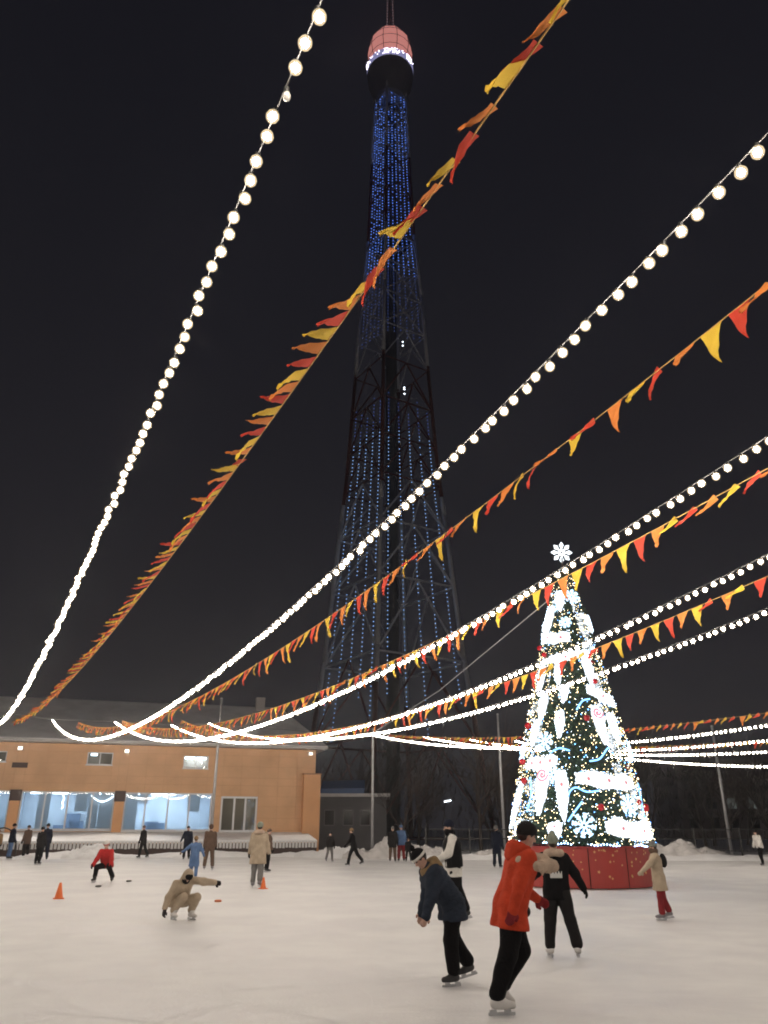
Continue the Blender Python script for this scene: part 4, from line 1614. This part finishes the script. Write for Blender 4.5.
    for q in 'LR':
        Jk += [c(J['sh' + q], J['el' + q], .080 * jw, .066 * jw), c(J['el' + q], J['wr' + q] + J['wd' + q] * .01 * s, .066 * jw, .050 * jw)]
    jm = mat(*wear['jacket'])
    field_obj('jacket', Jk, vox, .045 * s, jm, root, wrinkle=(.009 if wear.get('puffer') else .012) * s, ribs=(tuple(up), .085 * s, .0055 * s) if wear.get('puffer') else None, seed=seed + 1,
              clips=[(hem - hd_ * .03 * s, tuple(-hd_))])
    if 'vest' in wear:
        Vs = [c(pel + left * .085 * s, chest + left * .085 * s, .145 * jw, .150 * jw), c(pel - left * .085 * s, chest - left * .085 * s, .145 * jw, .150 * jw),
              c(chest + up * .05 * s + left * .10 * s, chest + up * .05 * s - left * .10 * s, .135 * jw, .135 * jw), c(neck - up * .06 * s, neck - up * .01 * s, .10, .088)]
        field_obj('vest', Vs, vox, .04 * s, mat(*wear['vest']), root, wrinkle=.008 * s, seed=seed + 2, clips=[(pel - up * .02 * s, tuple(-up))])
    # ---- gloves
    if wear.get('gloves') is not None:
        for q in 'LR':
            Gp = []
            for pr in J['hand' + q]:
                if pr[0] == 'e':
                    Gp.append(('e', pr[1], pr[2] + .010 * s, pr[3]))
                else:
                    Gp.append(('c', pr[1], pr[2], pr[3] + .006 * s, pr[4] + .006 * s))
            Gp.append(c(J['wr' + q] - J['wd' + q] * .02 * s, J['wr' + q] + J['wd' + q] * .03 * s, .042, .036))
            field_obj('glove', Gp, max(.009, vox * .8), .012, mat(*wear['gloves']), root)
    # ---- head wear
    hat = wear.get('hat')
    if hat:
        hm = mat(*hat)
        Hp = [('e', head + hup * .045 * s - hf * .005 * s, np.array([.115, .100, .114]) * s, HR)]
        if wear.get('peak'):
            Hp.append(('e', head + hup * .150 * s, np.array([.06, .055, .06]) * s, HR))
        field_obj('hat', Hp, vox, .02, hm, root, clips=[(head + hup * .012 * s, tuple(-(hup + hf * -.25) / np.linalg.norm(hup + hf * -.25)))], wrinkle=.003)
        if wear.get('band'):
            field_obj('hat_band', [('e', head + hup * .052 * s - hf * .005 * s, np.array([.122, .107, .097]) * s, HR)], vox, .02, mat(*wear['band']), root,
                      clips=[(head + hup * .030 * s, tuple(-hup)), (head + hup * .068 * s, tuple(hup))])
        if wear.get('pompom'):
            MB().blob(head + hup * .185 * s, .042 * s, 0, (1, 1, 1), 10).build('pompom', mat(*wear['pompom']), root, True)
    if (near or mid) and not wear.get('hood'):
        wear = dict(wear)
        wear.setdefault('hair', HAIR)
    if wear.get('hair'):
        hr = [('e', head + hup * .035 * s - hf * .014 * s, np.array([.100, .086, .108]) * s, HR)]
        if wear.get('hair_len'):
            hr += [c(head - hf * .06 * s, head - hf * .08 * s - hup * wear['hair_len'] * s, .07, .05)]
        field_obj('hair', hr, vox, .03, mat(*wear['hair']), root, clips=[] if wear.get('hair_len') else [(head - hup * .03 * s, tuple(-(hup - hf * .8) / np.linalg.norm(hup - hf * .8)))])
    if wear.get('hood'):            # hood worn up round the head
        field_obj('hood', [('e', head + hup * .03 * s - hf * .018 * s, np.array([.125, .108, .135]) * s, HR), c(neck + up * .0 * s, head - hup * .03 * s - hf * .03 * s, .095, .10),
                           ('-e', head + hf * .11 * s - hup * .005 * s, np.array([.10, .072, .10]) * s, HR)], vox, .04 * s, mat(*wear['hood']), root, wrinkle=.004)
    if wear.get('collar'):          # fur collar / hood lying on the shoulders
        Cp = []
        n = 10
        for i in range(n):
            t0, t1 = 2 * math.pi * i / n, 2 * math.pi * (i + 1) / n
            f0 = lambda t: neck + up * .005 * s - fwd * (.035 - .02 * math.cos(t)) * s + (fwd * math.cos(t) * .085 + left * math.sin(t) * .115) * s - up * .02 * math.cos(t) * s
            Cp.append(c(f0(t0), f0(t1), .048 + .012 * (math.cos(t0) < 0), .048))
        if wear.get('hood_down'):
            Cp.append(('e', neck - fwd * .13 * s - up * .06 * s, np.array([.07, .13, .09]) * s, np.stack([fwd, left, up], 1)))
        field_obj('fur_collar', Cp, vox, .04 * s, mat(*wear['collar']), root, wrinkle=.010 * s, seed=seed + 3)
    if wear.get('scarf'):
        Cp = [c(head - hup * .075 * s + hf * .03 * s, head - hup * .10 * s - hf * .03 * s, .085, .085)]
        field_obj('scarf', Cp, vox, .03, mat(*wear['scarf']), root, wrinkle=.006)
    # ---- skates
    bm_ = mat(*wear.get('boots', ('boot_black', (.02, .02, .022), .4)))
    for q in 'LR':
        a, fd, fu = J['an' + q], J['fd' + q], J['fu' + q]
        sh_ = J['kn' + q] - a
        sh_ /= np.linalg.norm(sh_)
        b = field_obj('skate', [c(a + sh_ * .09 * s, a - fu * .02 * s, .060, .056), c(a - fu * .035 * s - fd * .035 * s, a - fu * .045 * s + fd * .06 * s, .046, .044),
                                c(a - fu * .045 * s + fd * .06 * s, a - fu * .052 * s + fd * .15 * s, .044, .034)], vox, .03 * s, bm_, root,
                      clips=[(a - fu * .083 * s, tuple(-fu))])
        sdv = np.cross(fu, fd)
        Mx = Matrix(((fd[0], sdv[0], fu[0], a[0]), (fd[1], sdv[1], fu[1], a[1]), (fd[2], sdv[2], fu[2], a[2]), (0, 0, 0, 1)))
        zb = -.085 * s
        bb = MB().box((-.10 * s, -.004, zb - bl), (.17 * s, .004, zb - bl * .45), Mx).box((-.085 * s, -.014, zb - bl * .5), (-.02 * s, .014, zb), Mx).box((.06 * s, -.014, zb - bl * .5), (.125 * s, .014, zb), Mx)
        bb.build('blade', M_BLADE, b)
    return root, dict(J=J, pel=pel, chest=chest, neck=neck, head=head, up=up, left=left, fwd=fwd, s=s, hup=hup, hf=hf, vox=vox)


def cl(name, c_, r=.95):
    return (name, c_, r, 0.0, None, 0.0, .55, 24.0, .16, 7.0)


BLACK = cl('cloth_black', (.006, .0055, .0065))
NAVY = cl('cloth_navy', (.010, .013, .026))
SLATE = cl('cloth_slate', (.024, .032, .048))
DARKG = cl('cloth_charcoal', (.016, .0145, .015))
BEIGE = cl('cloth_beige', (.42, .34, .25))
BEIGE2 = cl('cloth_sand', (.44, .355, .26))
WHITE = cl('cloth_white', (.66, .64, .60))
ORANGE = cl('cloth_orange', (.50, .055, .022))
RED = cl('cloth_red', (.45, .03, .03))
DKRED = cl('cloth_dark_red', (.22, .025, .03))
BLUE = cl('cloth_blue', (.10, .17, .32))
BROWN = cl('cloth_brown', (.115, .075, .055))
GREY = cl('cloth_grey', (.17, .165, .16))
GREEN = cl('cloth_grey_green', (.23, .26, .21))
TAN = cl('cloth_tan', (.26, .17, .09))
FUR = cl('fur_beige', (.50, .38, .29), .95)
FURD = cl('fur_tan', (.23, .155, .08), .95)
WBOOT = ('boot_white', (.70, .68, .66), .4)
BBOOT = ('boot_black', (.02, .02, .022), .4)
GBOOT = ('boot_grey', (.20, .19, .20), .45)
HAIR = cl('hair_dark', (.025, .018, .014), .5)

# near skaters
pr, K = person(1.24, 8.45, 12, 1.64, 'skater in a bright orange jacket with beige scarf and black trousers, nearest the camera',
               dict(lean=20, head=4, legR=(-14, 4, 6, 0), legL=(18, 3, 52, -30), armR=(-30, 12, 6), armL=(-2, 6, 62), toe=4),
               dict(jacket=ORANGE, trousers=BLACK, hat=DARKG, boots=WBOOT, gloves=DKRED, hem=.12, bulk=1.14, flare=1.14, leg_w=1.22, collar=ORANGE, hood_down=True), near=True)
s = K['s']
Q = lambda f_, l_, u_: K['chest'] + (K['fwd'] * f_ + K['left'] * l_ + K['up'] * u_) * s
fr_ = random.Random(3)
path_ = [Q(-.08, -.17, .07), Q(.04, -.20, .075), Q(.14, -.19, .10), Q(.24, -.13, .14), Q(.33, -.07, .155)]
fz = [('c', a_, b_, .052 * s, .056 * s) for a_, b_ in zip(path_[:-1], path_[1:])] + [('c', Q(.0, -.13, .15), Q(.2, -.09, .19), .05 * s, .05 * s)]
for k in range(70):       # tufts of fleece
    q = fr_.uniform(0, 3.999)
    a_ = path_[int(q)] + (path_[int(q) + 1] - path_[int(q)]) * (q - int(q))
    d_ = np.array([fr_.gauss(0, 1) for _ in range(3)])
    d_ /= np.linalg.norm(d_)
    fz.append(('c', a_ + d_ * .045 * s, a_ + d_ * fr_.uniform(.06, .085) * s + np.array([0, 0, -.012]), .022 * s, .010 * s))
field_obj('beige_scarf', fz, .009, .022, mat(*FUR), pr, wrinkle=.005, seed=4)
# dark bag on the near hip
field_obj('waist_bag', [('c', K['pel'] - K['left'] * .15 * s + K['fwd'] * .02 * s, K['pel'] - K['left'] * .08 * s + K['fwd'] * .13 * s, .07 * s, .06 * s)], .0105, .03, mat(*DARKG), pr, wrinkle=.005)
MB().tube([K['pel'] - K['left'] * .10 * s - K['fwd'] * .12 * s, K['pel'] - K['left'] * .205 * s, K['pel'] - K['left'] * .10 * s + K['fwd'] * .15 * s], .016, 6).build('bag_strap', mat('strap_pale', (.4, .4, .4), .6), pr)

pr, K = person(2.36, 11.71, 84, 1.45, 'skater seen from behind in a black jacket with white print and grey-green hat',
               dict(lean=4, legL=(2, 6, 6, 0), legR=(-6, 12, 8, -8), armR=(4, 32, -8, 28), armL=(25, 24, 40), toe=14),
               dict(jacket=BLACK, trousers=DARKG, hat=GREEN, peak=True, boots=WBOOT, gloves=BLACK, collar=FUR, hem=.06, hair=HAIR, leg_w=1.25), near=True)
s = K['s']
# white print on the back: two peaked shapes
for sd in (-1, 1):
    ol = [(-.05, -.055), (.045, -.055), (.045, .05), (.018, .0), (-.004, .055), (-.028, .0), (-.05, .05)]
    b0 = K['chest'] - K['up'] * .13 * s - K['fwd'] * .172 * s - K['left'] * sd * .048 * s
    Mx = Matrix(((-K['left'][0], -K['fwd'][0], K['up'][0], b0[0]), (-K['left'][1], -K['fwd'][1], K['up'][1], b0[1]), (-K['left'][2], -K['fwd'][2], K['up'][2], b0[2]), (0, 0, 0, 1)))
    MB().prism([(x_ * s, z_ * s) for x_, z_ in ol], Mx, .03).build('jacket_print', mat('print_white', (.6, .6, .58), .7), pr)

person(.77, 9.81, 196, 1.45, 'bent-over skater in a slate padded jacket and bobble hat gliding left',
       dict(lean=38, head=22, look=14, legL=(10, 3, 14, 0), legR=(-8, 5, 24, -14), armL=(12, 8, 10), armR=(-4, 8, 20), toe=6),
       dict(jacket=SLATE, trousers=BLACK, hat=BLACK, band=WHITE, pompom=BLACK, boots=BBOOT, collar=FURD, hood_down=True, hem=.12, bulk=1.26, flare=1.08, leg_w=1.25, puffer=True), near=True)
person(1.32, 15.93, 186, 1.67, 'skater in a dark vest over a white jacket behind the bent-over skater',
       dict(lean=6, head=6, legL=(8, 3, 6, 0), legR=(-12, 4, 10, -8), armL=(22, 10, 40), armR=(14, 8, 30), toe=6),
       dict(jacket=WHITE, vest=BLACK, trousers=BLACK, hat=NAVY, boots=BBOOT, gloves=BLACK, scarf=BLACK, hem=.10, leg_w=1.25, bulk=1.12), near=True)
pr, K = person(5.25, 16.27, 172, 1.30, 'child in a beige coat and dark red trousers beside the tree base',
               dict(lean=4, head=6, legL=(6, 4, 6, 0), legR=(-8, 4, 10, -8), armL=(48, 18, 4), armR=(-6, 12, 14), toe=6),
               dict(jacket=BEIGE, trousers=DKRED, hat=GREY, band=GREEN, boots=GBOOT, gloves=BEIGE, hem=.22, flare=1.22, scarf=BROWN, bulk=1.1), near=True)
s = K['s']
field_obj('backpack', [('e', K['chest'] - K['fwd'] * .19 * s + K['up'] * .02 * s, np.array([.09, .13, .17]) * s, np.stack([K['fwd'], K['left'], K['up']], 1))], .014, .02, mat(*DARKG), pr, wrinkle=.005)
person(-3.86, 16.2, -42, 1.52, 'crouching skater in beige hoodie, one hand on the ice, other arm stretched out',
       dict(lean=36, side=-14, head=42, look=-25, legL=(104, 10, 142, 0), legR=(108, 10, 146, 0), armR=(-24, 20, 14, 6), armL=(84, 34, 0, 36), toe=6),
       dict(jacket=BEIGE2, trousers=BEIGE2, hat=BLACK, scarf=BLACK, hood=BEIGE2, boots=WBOOT, gloves=DARKG, hem=.02, bulk=1.05), near=True)
person(-3.66, 24.56, 86, 1.68, 'skater seen from behind in a long beige coat and grey trousers by a cone',
       dict(lean=3, legL=(6, 3, 8, 0), legR=(-10, 3, 16, -14), armL=(4, 16, 10), armR=(4, 16, 10)),
       dict(jacket=BEIGE, trousers=GREY, hat=GREEN, boots=GBOOT, gloves=DARKG, collar=FUR, hem=.24, flare=1.18, bulk=1.12), mid=True)
person(-6.33, 28.2, 84, 1.28, 'child in a long light-blue coat with arms held out',
       dict(lean=2, legL=(3, 4, 4, 0), legR=(-3, 4, 6, 0), armL=(4, 52, 0, 58), armR=(4, 30, 6)),
       dict(jacket=BLUE, trousers=BLUE, hat=TAN, boots=WBOOT, gloves=TAN, hem=.34, flare=1.1, bulk=1.05), mid=True)
person(-7.22, 34.8, 96, 1.66, 'tall person in a brown coat behind the child in light blue',
       dict(lean=2, legL=(3, 6, 4, 0), legR=(-3, 6, 6, 0), armL=(6, 10, 14), armR=(4, 10, 10)),
       dict(jacket=BROWN, trousers=BROWN, hat=BROWN, boots=GBOOT, gloves=DARKG, hem=.14, bulk=1.02), mid=True)
person(-10.7, 45.6, -80, 1.62, 'dark figure before the lit windows, left of the brown coat',
       dict(lean=3, armL=(8, 12, 20), armR=(8, 22, 40)), dict(jacket=NAVY, trousers=BLACK, hat=BLACK, boots=BBOOT, gloves=BLACK, hem=.2, bulk=1.05))
person(-8.9, 27.2, -90, 1.62, 'skater in a red jacket bending low with hands on knees',
       dict(lean=30, head=6, legL=(84, 16, 112, 0), legR=(84, 16, 112, 0), armL=(26, 16, 20), armR=(26, 16, 20), toe=14),
       dict(jacket=RED, trousers=BLACK, hat=WHITE, band=RED, boots=BBOOT, gloves=BLACK, bulk=1.08), mid=True)
person(-13.75, 47.9, 168, 1.66, 'lone dark skater in front of the second lit window',
       dict(lean=5, legL=(12, 2, 6, 0), legR=(-14, 3, 12, -10)), dict(jacket=DARKG, trousers=BLACK, hat=BROWN, boots=BBOOT, gloves=BLACK, hem=.12))
person(-16.15, 39.4, 74, 1.58, 'person in black and grey right of the left-hand group',
       dict(lean=3, legL=(4, 5, 4, 0), legR=(-4, 5, 6, 0)), dict(jacket=DARKG, trousers=BLACK, hat=BLACK, boots=BBOOT, gloves=BLACK, hem=.08))
person(-18.0, 44.6, 120, 1.74, 'person in navy standing just behind the one in black and grey',
       dict(lean=2, legL=(3, 4, 4, 0), legR=(-3, 4, 6, 0)), dict(jacket=NAVY, trousers=NAVY, hat=BLACK, boots=BBOOT, gloves=BLACK, hem=.1, bulk=1.05))
person(-20.55, 46.2, 40, 1.74, 'person in navy jacket and blue trousers in the left-hand group',
       dict(lean=3), dict(jacket=NAVY, trousers=BLUE, hat=BLACK, boots=BBOOT, gloves=BLACK, hem=.04))
person(-20.15, 47.3, 150, 1.66, 'person in brown jacket at the right of the left-hand group',
       dict(lean=3), dict(jacket=BROWN, trousers=BLACK, hat=BROWN, boots=BBOOT, gloves=BLACK, hem=.1))
person(-20.9, 45.3, -70, 1.46, 'shorter person in tan jacket in the left-hand group',
       dict(lean=8), dict(jacket=TAN, trousers=BLACK, hat=TAN, boots=BBOOT, gloves=BLACK, hem=.04))
person(-21.6, 45.8, 20, 1.40, 'person in dark red jacket at the left edge of the picture',
       dict(lean=14), dict(jacket=DKRED, trousers=BLACK, hat=GREY, boots=BBOOT, gloves=BLACK, hem=.04))
person(-2.75, 42.7, -60, 1.34, 'small skater in dark grey in front of the annex',
       dict(lean=4, legL=(6, 6, 8, 0), legR=(-8, 6, 10, 0)), dict(jacket=DARKG, trousers=GREY, hat=NAVY, boots=GBOOT, gloves=BLACK))
person(-1.38, 38.3, 172, 1.56, 'skater in black striding left past the thin pole',
       dict(lean=12, legL=(24, 4, 14, 0), legR=(-24, 6, 14, -16), armL=(20, 20, 20), armR=(-10, 14, 20)),
       dict(jacket=BLACK, trousers=BLACK, hat=TAN, boots=BBOOT, gloves=BLACK, hem=.04), mid=True)
person(.44, 42.7, 80, 1.60, 'person in dark clothes, left of two standing close by the snow pile',
       dict(lean=2), dict(jacket=DARKG, trousers=BROWN, hat=GREY, boots=BBOOT, gloves=BLACK, hem=.16))
person(.88, 43.0, 100, 1.66, 'person in blue jacket and hat, right of two standing close by the snow pile',
       dict(lean=2), dict(jacket=BLUE, trousers=DKRED, hat=BLUE, boots=BBOOT, gloves=BLACK, hem=.08))
person(1.24, 42.7, -90, 1.06, 'small child in dark clothes beside the two by the snow pile',
       dict(lean=2, legL=(2, 8, 2, 0), legR=(2, 8, 2, 0)), dict(jacket=DARKG, trousers=BLACK, hat=BROWN, boots=BBOOT, gloves=BLACK))
person(4.9, 36.5, 60, 1.62, 'person in a long navy coat partly behind the orange-jacketed skater',
       dict(lean=2), dict(jacket=NAVY, trousers=NAVY, hat=GREY, boots=BBOOT, gloves=BLACK, hem=.3, bulk=1.08), mid=True)
person(17.15, 38.3, 200, 1.48, 'skater in a white jacket and black trousers at the right edge',
       dict(lean=14, head=6, legL=(20, 4, 22, 0), legR=(-6, 4, 12, 0), armL=(10, 10, 20), armR=(0, 10, 20)),
       dict(jacket=WHITE, trousers=BLACK, hat=BLACK, boots=BBOOT, gloves=BLACK), mid=True)
person(-4.55, 33.0, 20, 1.50, 'dark-clad person mostly hidden behind the long beige coat',
       dict(lean=3), dict(jacket=BROWN, trousers=BLACK, hat=BROWN, boots=BBOOT, gloves=BLACK))

# dark curved frame at the left-hand group
arc = MB()
arc.tube([(.9 * math.cos(t) * 1.0, 0, .15 + 1.45 * math.sin(t) ** .8) for t in np.linspace(.02, math.pi - .02, 17)], .04, 6)
arc.tube([(-.95, 0, 0), (-.95, 0, 2.3)], .04, 6)
for z in (1.2, 1.6, 2.0):
    arc.tube([(-.95, 0, z), (-.55, .1, z + .25)], .025, 5)
o = arc.build('metal_arch', M_DARKMETAL)
o.location = (-21.6, 47.3, 0)
tag(o, 'dark curved metal frame with a post among the left-hand group', 'metal frame')

# ------------------------------------------------------------------ haze volume added for bulb halos and lifted blacks
hz = MB().box((-120, -60, -1.2), (140, 190, 236)).build('haze', [])
hm_ = bpy.data.materials.new('halo_haze')
hm_.use_nodes = True
nt = hm_.node_tree
nt.nodes.clear()
ho = nt.nodes.new('ShaderNodeOutputMaterial')
hv = nt.nodes.new('ShaderNodeVolumePrincipled')
hv.inputs['Color'].default_value = (.9, .9, .92, 1)
hv.inputs['Density'].default_value = 0.0006
hv.inputs['Anisotropy'].default_value = 0.8
nt.links.new(hv.outputs[0], ho.inputs['Volume'])
hz.data.materials.append(hm_)
tag(hz, 'thin haze added around the rink for bulb halos and lifted blacks', 'haze', kind='stuff')
